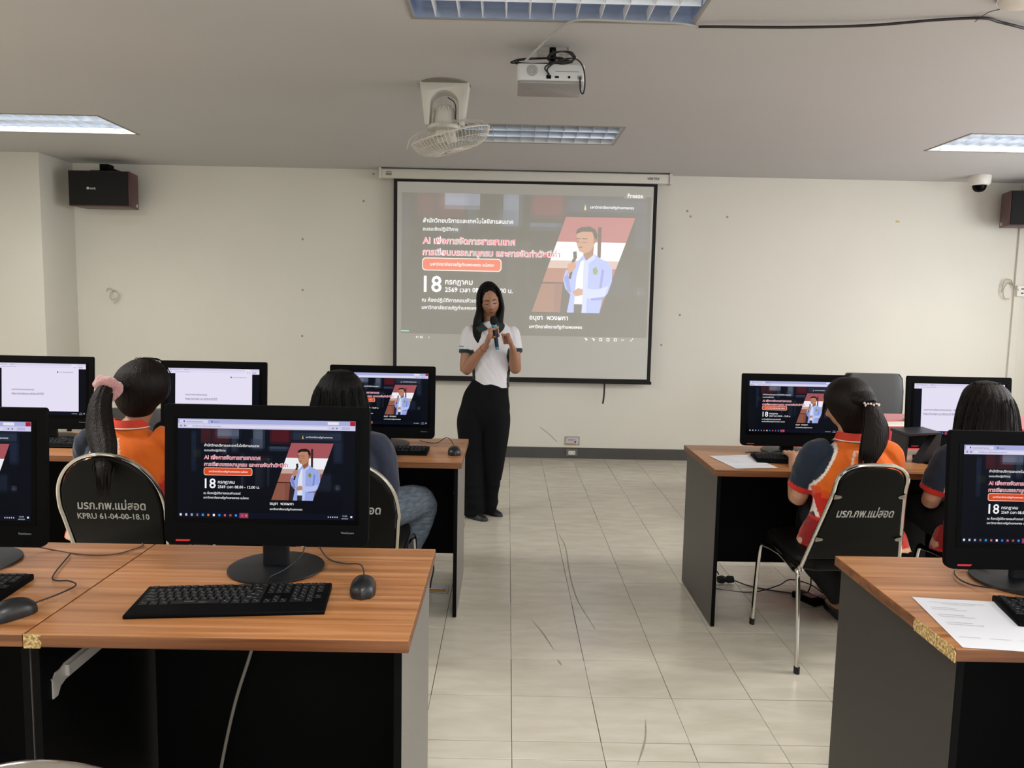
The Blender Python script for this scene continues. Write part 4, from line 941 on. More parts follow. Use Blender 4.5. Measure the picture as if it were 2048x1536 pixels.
def office_chair(x, y, top, label, wd=.5):
    t = thing('office_chair', label, 'chair', (x, y, 0), pi)
    R = []
    for z, w_ in ((.50, .36), (.56, .42), (.68, .46), (.82, .48), (.92, .47), (.955, .42)):
        zz = z * top / .96; R.append([(w_ / 2 * cos(2 * pi * k / 24) * 1.06 * min(1, 1.0) if False else math.copysign(abs(cos(2 * pi * k / 24)) ** .35, cos(2 * pi * k / 24)) * w_ / 2, -.2 - (z - .5) * .18 + math.copysign(abs(sin(2 * pi * k / 24)) ** .6, sin(2 * pi * k / 24)) * .045, zz) for k in range(24)])
    g = G(); g.rings(R); obj('backrest', g.mesh('backrest', [LEA], 60, 0), t)
    g = G(); g.prism(rrect(.48, .48, .08), .42, .50); obj('seat', g.mesh('seat', [LEA], 40, .02, 3), t)
    g = G(); g.tube([(0, 0, .42), (0, 0, .08)], .028, 14, 0, 1); obj('gas_lift', g.mesh('gas_lift', [BLACKPL]), t)
    for k in range(5):
        a = 2 * pi * k / 5; g = G(); g.tube([(0, 0, .09), (.28 * cos(a), .28 * sin(a), .065)], .018, 8, 0, 1); l = obj('leg', g.mesh('leg', [BLACKPL]), t)
        g = G(); g.lathe([(.001, -.012), (.025, -.012), (.028, 0), (.025, .012), (.001, .012)], 14, (0, 0, 0), 0, 'y'); obj('caster', cached('caster', lambda: g.mesh('caster', [RUBBER])), l, (.28 * cos(a), .28 * sin(a), .029), (0, 0, a))
    for s_ in (-1, 1):
        g = G(); g.tube([(s_ * .24, .1, .46), (s_ * .27, .1, .60), (s_ * .27, .05, .66), (s_ * .27, -.12, .66), (s_ * .25, -.2, .58)], .015, 8); obj('armrest', g.mesh('armrest', [BLACKPL]), t)
    return t
office_chair(2.95, 5.90, .985, 'black leather office chair behind the table with the red cloth')
office_chair(-2.50, 4.95, .72, 'low black office chair behind the far left monitors')

# ------------------------------------------------------------------ chairs
def chair(x, y, rz, label, arch, text, group=None):
    """origin on the floor under the seat centre, facing +y; arch: half widths at the foot of the back and near the top, top height, corner power"""
    t = thing('stackable_chair', label, 'chair', (x, y, 0), rz)
    wb, wt, top, pw = arch
    def by(z): return -.19 - (z - .45) * .33
    # inverted U of the back
    def back_pts(shrink=0, z0=.43):
        P = []; zb = top - (.22 if pw < 2.5 else .13) + 0; wm = wt - shrink
        for z in (z0, .52, .60, zb): 
            u = (z - z0) / (zb - z0); P.append((-(wb - shrink + (wt - wb) * u), z))
        n = 9
        for k in range(1, n):
            a = pi * k / n; c_, s_ = cos(a), sin(a)
            P.append((-wm * math.copysign(abs(c_) ** (2 / pw), c_), zb + (top - shrink - zb) * abs(s_) ** (2 / pw)))
        return P + [(-a_, b_) for a_, b_ in P[:4][::-1]]
    P = back_pts(); g = G()
    g.tube([(-.20, .10, .435), (-.205, -.10, .425), (-wb - .004, -.185, .425)] + [(a_, by(b_), b_) for a_, b_ in P] + [(wb + .004, -.185, .425), (.205, -.10, .425), (.20, .10, .435)], (.0085, .0125), 10, 0, 5)
    obj('back_frame', g.mesh('back_frame', [CHROME]), t)
    # padded back panel
    Q = [q for q in back_pts(.0105, .47)]; n = len(Q)
    def lay(sh, off):
        cx, cz = 0, (.47 + top) / 2; return [(cx + (a_) * sh, by(b_) + off, cz + (b_ - cz) * sh) for a_, b_ in Q]
    g = G(); g.rings([lay(.97, -.012), lay(1, -.007), lay(1, .006), lay(.97, .03), lay(.85, .042)]); bk = obj('backrest', g.mesh('backrest', [VINYL], 30), t)
    tl = math.atan(.33)
    for body, wd, zc, hs, sl in text:
        o = obj('lettering', text_mesh(body, wd, INKW, 'lettering', .02, hs, True, sl), bk, (0, by(zc) - .0135, zc), (tl, 0, 0))
    if pw > 2.5:
        for s_ in (-1, 1):
            for z in (.565, .755):
                u = (z - .43) / (top - .13 - .43); xx = s_ * (wb + (wt - wb) * u - .014)
                g = G(); g.prism([(-.012, -.010), (.012, -.006), (.018, 0), (.012, .006), (-.012, .010)] if s_ < 0 else [(.012, -.010), (-.012, -.006), (-.018, 0), (-.012, .006), (.012, .010)], -.0025, .0025, ax='y')
                g.lathe([(.0005, 0), (.004, 0), (.003, .002), (.0005, .002)], 10, (0, -.0045, 0), 0, 'y')
                obj('bracket', g.mesh('bracket', [DULLST], 30), t, (xx, by(z) - .016, z), (tl, 0, 0))
    g = G(); R = []
    for zz, sc in ((.405, .93), (.418, 1.0), (.45, 1.0), (.468, .95), (.476, .8)):
        R.append([(x_ * sc, y_ * sc + .035, zz + (.006 if y_ > .15 else 0)) for x_, y_ in rrect(.40, .42, .07, 5)])
    g.rings(R); obj('seat', g.mesh('seat', [VINYL], 50), t)
    for s_ in (-1, 1):
        for pts, nm in (([(s_ * .20, .06, .42), (s_ * .212, -.13, .405), (s_ * .216, -.19, .37), (s_ * .220, -.235, .012)], 0), ([(s_ * .20, .02, .42), (s_ * .208, .17, .41), (s_ * .214, .225, .37), (s_ * .220, .255, .012)], 1)):
            l = obj('leg', G().tube(pts, (.009, .0125), 10, 0, 6).mesh('leg', [CHROME]), t)
            e = pts[-1]; g = G(); g.tube([(e[0], e[1], .0), (e[0], e[1], .028)], (.0115, .015), 10, 0, 1); obj('rubber_foot', g.mesh('rubber_foot', [RUBBER]), l)
    g = G()
    for y_ in (-.215, .24): g.tube([(-.217, y_, .20), (.217, y_, .20)], .006, 8, 0, 1)
    return t
LT = ('มรภ.กพ.แม่สอด', .268, .640, 1.25, .18)
chair(-1.553, 3.26, .0, 'chrome-framed chair with two lines of white lettering, behind the pink-tie student', (.185, .205, .873, 2.1), [LT, ('KPRU 61-04-00-18.10', .285, .597, 1.15, .05)])
chair(-.625, 3.26, .0, 'chrome-framed chair mostly hidden by the front desktop computer, jeans beside it', (.185, .205, .86, 2.1), [LT])
chair(1.415, 3.262, .06, 'chrome-framed chair with one line of white lettering, under the beaded-tie student', (.205, .145, .888, 3.2), [('มรภ.กพ.แม่สอด', .232, .665, 1.45, .12)])
chair(2.13, 3.24, 0, 'chrome-framed chair of the student at the right end, hidden by a monitor', (.205, .145, .86, 3.2), [])
chair(-.62, 1.31, .0, 'chrome-framed chair nearest the camera, only its rim showing at the bottom edge', (.185, .205, .845, 2.1), [])

# ------------------------------------------------------------------ people
SKIN = mat('skin_tan', 'a8735a', .5, var=.04, vscale=30); 
for nm, c_ in (('skin_light', 'b98a6e'), ('skin_woman', '9d6f56')): mat(nm, c_, .5, var=.04, vscale=30)
for s_ in ('skin_tan', 'skin_light', 'skin_woman'):
    MATS[s_].node_tree.nodes['Principled BSDF'].inputs['Subsurface Weight'].default_value = .08
    MATS[s_].node_tree.nodes['Principled BSDF'].inputs['Subsurface Radius'].default_value = (.01, .004, .002)
HAIRB = mat('black_hair', '060504', .5, spec=.14, var=.4, vscale=12, bump=.5, bscale=14, stretch=(14, 14, .5))
HAIRD = mat('dark_brown_hair', '120a07', .48, spec=.16, var=.5, vscale=12, bump=.5, bscale=14, stretch=(14, 14, .5))
LIPS = mat('lips', '7a342f', .45); BROW = mat('eyebrow', '241814', .8)
CLOTH = vcol_mat('printed_cloth', .85, sheen=.2, bump=.05, bscale=350, spec=.2)

def head_shape(g, c, rot, s=1.0):
    """skull with face, front = -y before rotation; c = middle of the head"""
    nu, nv = 56, 44; R = []
    B = [(.011, 0, -.004, .0085, .022), (.019, 0, -.033, .011, .011), (.007, -.012, -.037, .007, .006), (.007, .012, -.037, .007, .006), (-.011, -.031, .004, .016, .010), (-.011, .031, .004, .016, .010), (.006, -.031, .000, .011, .006), (.006, .031, .000, .011, .006),
         (.004, -.030, .022, .020, .006), (.004, .030, .022, .020, .006), (.005, -.042, -.030, .018, .020), (.005, .042, -.030, .018, .020), (.008, 0, -.060, .019, .005), (.008, 0, -.072, .016, .005), (-.003, 0, -.066, .02, .003), (.009, 0, -.098, .018, .012)]
    for j in range(nv + 1):
        t = max(.02, min(pi - .02, pi * j / nv)); z = -cos(t); ring = []
        for k in range(nu):
            a = 2 * pi * k / nu; x, y = sin(t) * cos(a), sin(t) * sin(a)
            jaw = 1 - .30 * max(0, -z) ** 1.6; yy = .098 * y * (1 - .22 * max(0, -z) * (1 if y > 0 else .1)) + .006
            X, Y_, Z_ = .0745 * x * jaw, yy, .115 * z
            if y < 0:
                for am, bx, bz, sx, sz in B: Y_ -= am * math.exp(-((X - bx) / sx) ** 2 / 2 - ((Z_ - bz) / sz) ** 2 / 2) * min(1, -y * 2)
            p = rot @ Vector((X * s, Y_ * s, Z_ * s)); ring.append(p + Vector(c))
        R.append(ring)
    g.rings(R)
    for s_ in (-1, 1):
        g.ell(Vector(c) + rot @ Vector((s_ * .075 * s, .012 * s, -.008 * s)), (.009 * s, .018 * s, .031 * s), 12, 10, 0, rot @ Matrix.Rotation(s_ * .3, 3, 'Z'))
def hand(g, c, axis, palm, wrist, r_grip=.016, s=1.0, spread=1.0, closed=1.0, flip=1):
    """fist round an axis: c on the axis, palm = direction from axis to palm; fingers wrap round, thumb from the palm's side"""
    a = Vector(axis).normalized(); p = Vector(palm); p = (p - a * p.dot(a)).normalized(); n = a.cross(p).normalized() * flip; c = Vector(c)
    K = c + p * (r_grip + .012 * s) + n * .026 * s; W = Vector(wrist)
    heel = c + p * (r_grip + .016 * s) - n * .03 * s
    g.tube([W, (W + heel) / 2, heel, K], [(.024 * s, .018 * s), (.03 * s, .018 * s), (.038 * s, .016 * s), (.038 * s, .011 * s)], 14, 0, 4, up=tuple(p), rnd=3)
    lens = (.94, 1.05, 1.0, .8)
    for i in range(4):
        off = a * ((1.5 - i) * .0195 * s); P = []; R_ = r_grip + .0085 * s
        for q, ang in enumerate((18, 60, 105, 150, 150 + 50 * closed)):
            t = radians(ang * lens[i] ** .5); rad = R_ * (1.25 if q == 0 else 1.12 if q == 1 else 1)
            P.append(c + off * (1 - .06 * q) + p * cos(t) * rad + n * (sin(t) * rad + .004))
        g.tube([K + off * .9] + P, [.0095 * s] * 2 + [.0092 * s, .0088 * s, .0082 * s, .0074 * s], 9, 0, 4, rnd=2)
    tb = heel + a * .022 * s; e = c + a * .034 * s
    g.tube([tb, tb + a * .012 - n * .008 * s, e - n * (r_grip + .010 * s) + p * .008, e - n * (r_grip * .5) - p * (r_grip + .007 * s) + a * .006, e + n * .006 - p * (r_grip + .0085 * s) + a * .010], [.014 * s, .0125 * s, .0108 * s, .0098 * s, .0085 * s], 10, 0, 4, rnd=2)
def open_hand(g, w_, d, s=1.0, side=1):
    """relaxed hand lying palm down; w_ wrist, d forward direction (horizontal)"""
    d = Vector(d).normalized(); sd = d.cross(Vector((0, 0, 1))); W = Vector(w_)
    g.tube([W, W + d * .04 * s + Vector((0, 0, .006)), W + d * .085 * s], [(.022 * s, .015 * s), (.034 * s, .014 * s), (.037 * s, .011 * s)], 14, 0, 4, up=(0, 0, 1), rnd=3)
    for i, (L_, o_) in enumerate(((.068, 1.5), (.078, .5), (.073, -.5), (.056, -1.5))):
        b = W + d * .083 * s + sd * o_ * .019 * s * side
        g.tube([b, b + d * L_ * .4 * s + Vector((0, 0, .008)) + sd * o_ * .003 * side, b + d * L_ * .75 * s + Vector((0, 0, .0)) + sd * o_ * .004 * side, b + d * L_ * s + Vector((0, 0, -.012)) + sd * o_ * .004 * side], [.0095 * s, .009 * s, .0082 * s, .007 * s], 9, 0, 3, rnd=2)
    b = W + d * .02 * s + sd * .025 * side
    g.tube([b, b + d * .03 + sd * .022 * side, b + d * .055 + sd * .03 * side, b + d * .078 + sd * .026 * side - Vector((0, 0, .006))], [.0135 * s, .0115 * s, .010 * s, .008 * s], 9, 0, 3, rnd=2)

def grooves(n, amp, seed):
    r_ = random.Random(seed); k = [(r_.randint(9, n), r_.uniform(0, 6.28), r_.uniform(.4, 1)) for _ in range(5)]
    tot = sum(q[2] for q in k)
    return lambda u, a: 1 + amp * sum(w_ * sin(f * a + ph + 1.6 * u) for f, ph, w_ in k) / tot
def hair_loft(g, levels, n=120, amp=.03, seed=1):
    """levels: (cx, cy, z, rx, ry) closed rings, grooved like combed strands"""
    L_ = cr(levels, 5); gr = grooves(40, amp, seed); R = []
    for i, (cx, cy, z, rx, ry) in enumerate(L_):
        R.append([(cx + max(rx, .002) * cos(2 * pi * k / n) * gr(i / len(L_), 2 * pi * k / n), cy + max(ry, .002) * sin(2 * pi * k / n) * gr(i / len(L_), 2 * pi * k / n), z) for k in range(n)])
    g.rings(R)
def strands(g, roots, fn, r=.0012, seg=6):
    for q in roots: g.tube([fn(q, i / seg) for i in range(seg + 1)], [r] * seg + [r * .3], 4, 0, 2)

# --- the woman standing before the screen -----------------------------------
OX, OY = -.13, 5.30
t = thing('person', 'woman standing in a white polo shirt and black trousers, holding a microphone', 'person', (OX, OY, 0))
def wy(px_, y_, z): return Vector((px_ - OX, y_ - OY, z))
HEADC = Vector((.004, -.03, 1.497)); HROT = Matrix.Rotation(radians(-6), 3, 'Y') @ Matrix.Rotation(radians(12), 3, 'X') @ Matrix.Rotation(radians(6), 3, 'Z')
# mic axis and grips
MT = Vector((-.098 - OX, 5.09 - OY, 1.398)); MB = Vector((-.066 - OX, 5.10 - OY, 1.178)); MA = (MT - MB).normalized()
WR = Vector((-.132 - OX - .012, 5.125 - OY + .012, 1.198)); WL = Vector((.024 - OX + .012, 5.125 - OY, 1.185))
ER, EL = Vector((-.152, -.035, 1.03)), Vector((.188, -.035, 1.045))
SR, SL = Vector((-.128, .012, 1.30)), Vector((.160, .012, 1.30))
g = G()
head_shape(g, HEADC, HROT, .94)
g.tube([(.008, .012, 1.33), (.006, .004, 1.38), (.004, -.006, 1.43)], [(.05, .048), (.044, .044), (.046, .048)], 20, 0, 4, rnd=2)
g.tube([(-.02, .01, .82), (.02, .005, .92), (.02, 0, 1.05), (.018, -.003, 1.18), (.016, .0, 1.27), (.012, .008, 1.335)], [(.115, .085), (.108, .08), (.112, .082), (.135, .098), (.13, .075), (.06, .05)], 24, 0, 4, up=(0, 1, 0), rnd=2)
for Sh, El, Wr in ((SR, ER, WR), (SL, EL, WL)):
    g.tube([Sh * .9 + Vector((.002, 0, .09)), Sh * .5 + El * .5 + Vector((0, .004, 0)), El, El * .72 + Wr * .28, El * .4 + Wr * .6, Wr], [.045, .043, .040, .0405, .031, (.0235, .0215)], 18, 0, 5, rnd=3)
hand(g, MB + MA * .108, MA, Vector((-.75, .1, -.1)), WR, .0135, .92, flip=-1)
FC = Vector((-.012 - OX, 5.095 - OY, 1.243))
hand(g, FC, Vector((-.25, 0, 1)), Vector((.8, .1, -.1)), WL, .007, .90, flip=1)
for s_, (ax, ay, fx, fy) in ((-1, (-.098, .0, -.075, -.075)), (1, (.055, .03, .02, .045))):
    g.tube([(s_ * .07 - .02, .0, .77), (s_ * .075 - .02, -.005, .62), ((ax + s_ * .06 - .02) / 2, .0, .44), (ax * .5 + fx * .5, (ay + fy) / 2 + .01, .26), (fx, fy + .02, .09)], [.075, .068, .050, .048, .034], 16, 0, 4, rnd=2)
    g.tube([(fx, fy + .03, .06), (fx + .02, fy, .045)], [(.026, .026), (.026, .022)], 14, 0, 4, rnd=3)
body = voxel(g.mesh('body', [MATS['skin_woman']], 0), .0036, 1, .5); obj('body', body, t)
def fx_(p): return HEADC + HROT @ (Vector(p) * .94)
g = G()
for s_ in (-1, 1):
    g.tube([fx_((s_ * x, y, z)) for x, y, z in ((.013, -.098, .021), (.027, -.097, .0255), (.042, -.086, .0225))], [(.0034, .0022), (.0038, .0024), (.0014, .0012)], 8, 0, 4)
obj('eyebrow', g.mesh('eyebrow', [BROW]), t)
g = G()
for s_ in (-1, 1):
    g.tube([fx_((s_ * x, y, z)) for x, y, z in ((.018, -.0895, -.001), (.031, -.0935, -.0045), (.044, -.082, -.001))], [(.0016, .0018), (.0026, .0024), (.0016, .0016)], 8, 0, 4)
obj('closed_eyelid', g.mesh('closed_eyelid', [mat('lash', '1d1311', .7)]), t)
g = G(); g.tube([fx_(p) for p in ((-.021, -.094, -.066), (-.01, -.103, -.0615), (0, -.1045, -.063), (.01, -.103, -.0615), (.021, -.094, -.066))], [(.001, .001), (.0034, .003), (.0032, .003), (.0034, .003), (.001, .001)], 8, 0, 4)
g.tube([fx_(p) for p in ((-.018, -.095, -.068), (0, -.105, -.0725), (.018, -.095, -.068))], [(.001, .001), (.0042, .0035), (.001, .001)], 8, 0, 5); obj('lips', g.mesh('lips', [LIPS]), t)
# shirt
g = G()
g.tube([(.02, .0, .905), (.02, .0, .97), (.021, -.002, 1.06), (.019, -.012, 1.18), (.016, -.004, 1.26), (.014, .004, 1.32), (.010, .010, 1.352)], [(.130, .100), (.127, .098), (.135, .103), (.152, .122), (.160, .098), (.118, .075), (.056, .056)], 36, 0, 5, up=(0, 1, 0))
for Sh, El, cx in ((SR, ER, -.152), (SL, EL, .188)):
    Cf = Sh * .18 + El * .82 + Vector((0, 0, .055)); g.tube([Sh * .8 + Vector((.004, .0, .250)), Sh + Vector((0, 0, -.022)), Sh * .5 + Cf * .5 + Vector((0, 0, -.006)), Cf], [(.04, .04), (.054, .052), (.056, .056), (.054, .056)], 22, 0, 5)
    if cx < 0: CR = (Sh, Cf)
    else: CL = (Sh, Cf)
sm = voxel(g.mesh('shirt', [CLOTH], 0), .006, 3, .6)
displace(sm, lambda q: 0 if q.z > 1.34 else noise.noise(Vector((q.x * 16, q.y * 16, q.z * 6))) * .005 + noise.noise(Vector((q.x * 40 + q.z * 25, q.y * 30, q.z * 12))) * .0022)
def shirt_col(q):
    for Sh, Cf in (CR, CL):
        d = (Cf - Sh).normalized(); u = (q - Cf).dot(d)
        if u > -.024 and (q - Cf).length < .085: return '1e3233'
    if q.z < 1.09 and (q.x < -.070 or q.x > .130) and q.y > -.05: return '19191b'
    if 1.16 < q.z < 1.30 and False: return 'e9e7e6'
    return 'd9d6d9'
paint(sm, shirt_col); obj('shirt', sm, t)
g = G()   # open collar
for s_ in (-1, 1):
    P = [(.010 + s_ * .012, -.068, 1.315), (.010 + s_ * .040, -.062, 1.345), (.010 + s_ * .058, -.015, 1.378), (.010 + s_ * .045, .045, 1.385), (.010, .062, 1.388)]
    Q = [(.010 + s_ * .062, -.090, 1.290), (.010 + s_ * .085, -.066, 1.318), (.010 + s_ * .088, -.012, 1.345), (.010 + s_ * .066, .058, 1.352), (.010, .078, 1.352)]
    P = [(.010 + (a - .010) * 1.12, b * 1.22 - .006, c - .004) for a, b, c in P]; Q = [(.010 + (a - .010) * 1.12, b * 1.25 - .012, c - .004) for a, b, c in Q]
    A, B_ = cr(P, 5), cr(Q, 5); vs = A + B_ + [(a[0] * .98, a[1] * .95, a[2] - .004) for a in A] + [(b[0] * .98, b[1] * .95, b[2] - .004) for b in B_]; n = len(A)
    g.add(vs, [(i, i + 1, n + i + 1, n + i) for i in range(n - 1)] + [(2 * n + i, 3 * n + i, 3 * n + i + 1, 2 * n + i + 1) for i in range(n - 1)] + [(n + i, n + i + 1, 3 * n + i + 1, 3 * n + i) for i in range(n - 1)] + [(i + 1, i, 2 * n + i, 2 * n + i + 1) for i in range(n - 1)])
obj('collar', g.mesh('collar', [mat('collar_dark_green', '1b2a29', .8)], 50), t)
g = G(); g.b2((-.20, -.05, 1.185), (-.155, -.0485, 1.189)); obj('sleeve_print', g.mesh('sleeve_print', [mat('print_dark', '55555a')], 0), t, (.0, -.012, .0))
# trousers
g = G(); 
g.tube([(.02, .0, .935), (.012, .0, .90), (-.008, .003, .82), (-.018, .006, .73), (-.022, .005, .67), (-.025, .005, .60)], [(.128, .098), (.138, .104), (.162, .116), (.165, .118), (.13, .10), (.06, .06)], 36, 0, 5, up=(0, 1, 0))
g.tube([(-.085, .005, .80), (-.108, .004, .68), (-.110, .0, .56), (-.098, -.01, .40), (-.092, -.035, .20), (-.085, -.045, .022)], [(.085, .10), (.098, .108), (.092, .098), (.082, .084), (.074, .080), (.078, .092)], 28, 0, 5, up=(0, 1, 0))
g.tube([(.055, .005, .80), (.060, .005, .68), (.060, .005, .56), (.050, .01, .40), (.032, .03, .20), (.018, .055, .030)], [(.085, .10), (.096, .108), (.090, .098), (.080, .084), (.068, .074), (.062, .084)], 28, 0, 5, up=(0, 1, 0))
tm = voxel(g.mesh('trousers', [mat('black_trousers', '0a0b0e', .85, bump=.05, bscale=300, spec=.15)], 0), .0065, 3, .6)
displace(tm, lambda q: (noise.noise(Vector((q.x * 12, q.y * 12, q.z * 3.5))) * .009 + (noise.noise(Vector((q.x * 10, q.y * 10, q.z * 22))) * .008 if q.z < .25 else 0)))
obj('trousers', tm, t)
for fx, fy in ((-.085, -.075), (.015, .045)):
    g = G(); R = []
    for u, w_, h_ in ((-.045, .03, .05), (-.01, .036, .06), (.04, .036, .052), (.08, .036, .04), (.115, .027, .03), (.132, .010, .018)):
        R.append([(-fx * 0 + u * .75 + w_ * .66 * cos(a) * 1, -u * .66 + w_ * .75 * cos(a), max(0, h_ * sin(a)) if sin(a) > 0 else 0) for a in [2 * pi * k / 16 for k in range(16)]])
    g.rings(R); obj('shoe', g.mesh('shoe', [mat('black_shoe', '0f0f10', .5)], 60), t, (fx, fy, .001))
# hair: cap leaving the face free, two long curtains
g = G(); up_ = HROT
def hp(x, y, z): return HEADC + HROT @ Vector((x, y, z))
R = []; n = 96; gr = grooves(36, .018, 5)
for j in range(25):
    tt = j / 24; ph = max(.03, pi * .60 * tt); ring = []
    for k in range(n):
        a = 2 * pi * k / n; q = gr(tt, a); ring.append(hp(.084 * q * sin(ph) * cos(a), .023 + .097 * q * sin(ph) * sin(a), .012 + .118 * cos(ph)))
    R.append(ring)
g.rings(R)
gg = grooves(22, .05, 8)
g.tube([hp(-.050, -.004, .088), hp(-.068, -.012, .055), hp(-.074, -.012, .0), hp(-.076, -.010, -.06), (-.074, -.035, 1.35), (-.072, -.072, 1.28), (-.062, -.094, 1.22), (-.060, -.102, 1.175)], [(.012, .030), (.017, .046), (.020, .052), (.024, .052), (.032, .046), (.034, .030), (.018, .014), (.004, .004)], 26, 0, 5, up=(0, 1, 0), groove=gg)
g.tube([hp(.050, -.002, .088), hp(.068, -.010, .055), hp(.075, -.008, .0), hp(.077, -.002, -.06), (.074, -.02, 1.36), (.080, -.05, 1.30), (.090, -.065, 1.265)], [(.012, .030), (.014, .044), (.016, .050), (.019, .050), (.025, .042), (.022, .028), (.006, .008)], 26, 0, 5, up=(0, 1, 0), groove=gg)
g.tube([hp(0, .075, .03), hp(0, .085, -.05), (.0, .065, 1.36), (.0, .088, 1.26), (.0, .085, 1.20)], [(.075, .03), (.08, .03), (.085, .026), (.07, .02), (.03, .008)], 30, 0, 5, up=(0, 1, 0), groove=gg)
obj('hair', g.mesh('hair', [HAIRB], 60), t)
g = G(); a_ = WR + (ER - WR) * .12; d_ = (ER - WR).normalized(); s1 = d_.cross(Vector((0, 0, 1))).normalized(); s2 = s1.cross(d_)
g.tube([a_ + s1 * .026 * cos(2 * pi * k / 20) + s2 * .026 * sin(2 * pi * k / 20) for k in range(20)], .0014, 6, 0, 1, closed=True); obj('bracelet', g.mesh('bracelet', [mat('red_thread', '8a2a22', .6)]), t)
rc = MB + MA * .085 + Vector((-.006, -.024, 0)); g = G(); g.tube([rc + Vector((.0085 * cos(2 * pi * k / 16), .004 * sin(2 * pi * k / 16) , .0095 * sin(2 * pi * k / 16) * .3)) for k in range(16)], .0016, 6, 0, 1, closed=True); g.ell(rc + Vector((0, -.006, 0)), (.003, .002, .003), 8, 6); obj('ring', g.mesh('ring', [mat('gold', 'd9a24a', .25, 1)]), t)
# microphone
t = thing('microphone', 'dark blue handheld microphone held up to the woman\'s mouth', 'microphone', tuple(MB + Vector((OX, OY, 0))))
t.rotation_euler = MA.to_track_quat('Z', 'Y').to_euler()
g = G(); g.lathe([(.001, 0), (.0105, .001), (.0118, .006), (.0125, .03), (.0135, .10), (.0165, .155), (.018, .168), (.001, .168)], 24); obj('handle', g.mesh('handle', [mat('mic_navy', '1c2a3c', .35, .3)], 40), t)
g = G(); g.lathe([(.0185, .150), (.0192, .152), (.0192, .160), (.0185, .162)], 24); g.lathe([(.0122, .004), (.0130, .005), (.0130, .014), (.0124, .016)], 24); obj('blue_band', g.mesh('blue_band', [mat('mic_blue', '3f8fae', .3, .3)]), t)
g = G(); g.lathe([(.017, .166), (.0235, .176), (.0255, .192), (.0235, .208), (.015, .220), (.001, .2225)], 28); obj('grille', g.mesh('grille', [mat('mic_mesh', '16171b', .5, .5, bump=.8, bscale=900)], 60), t)

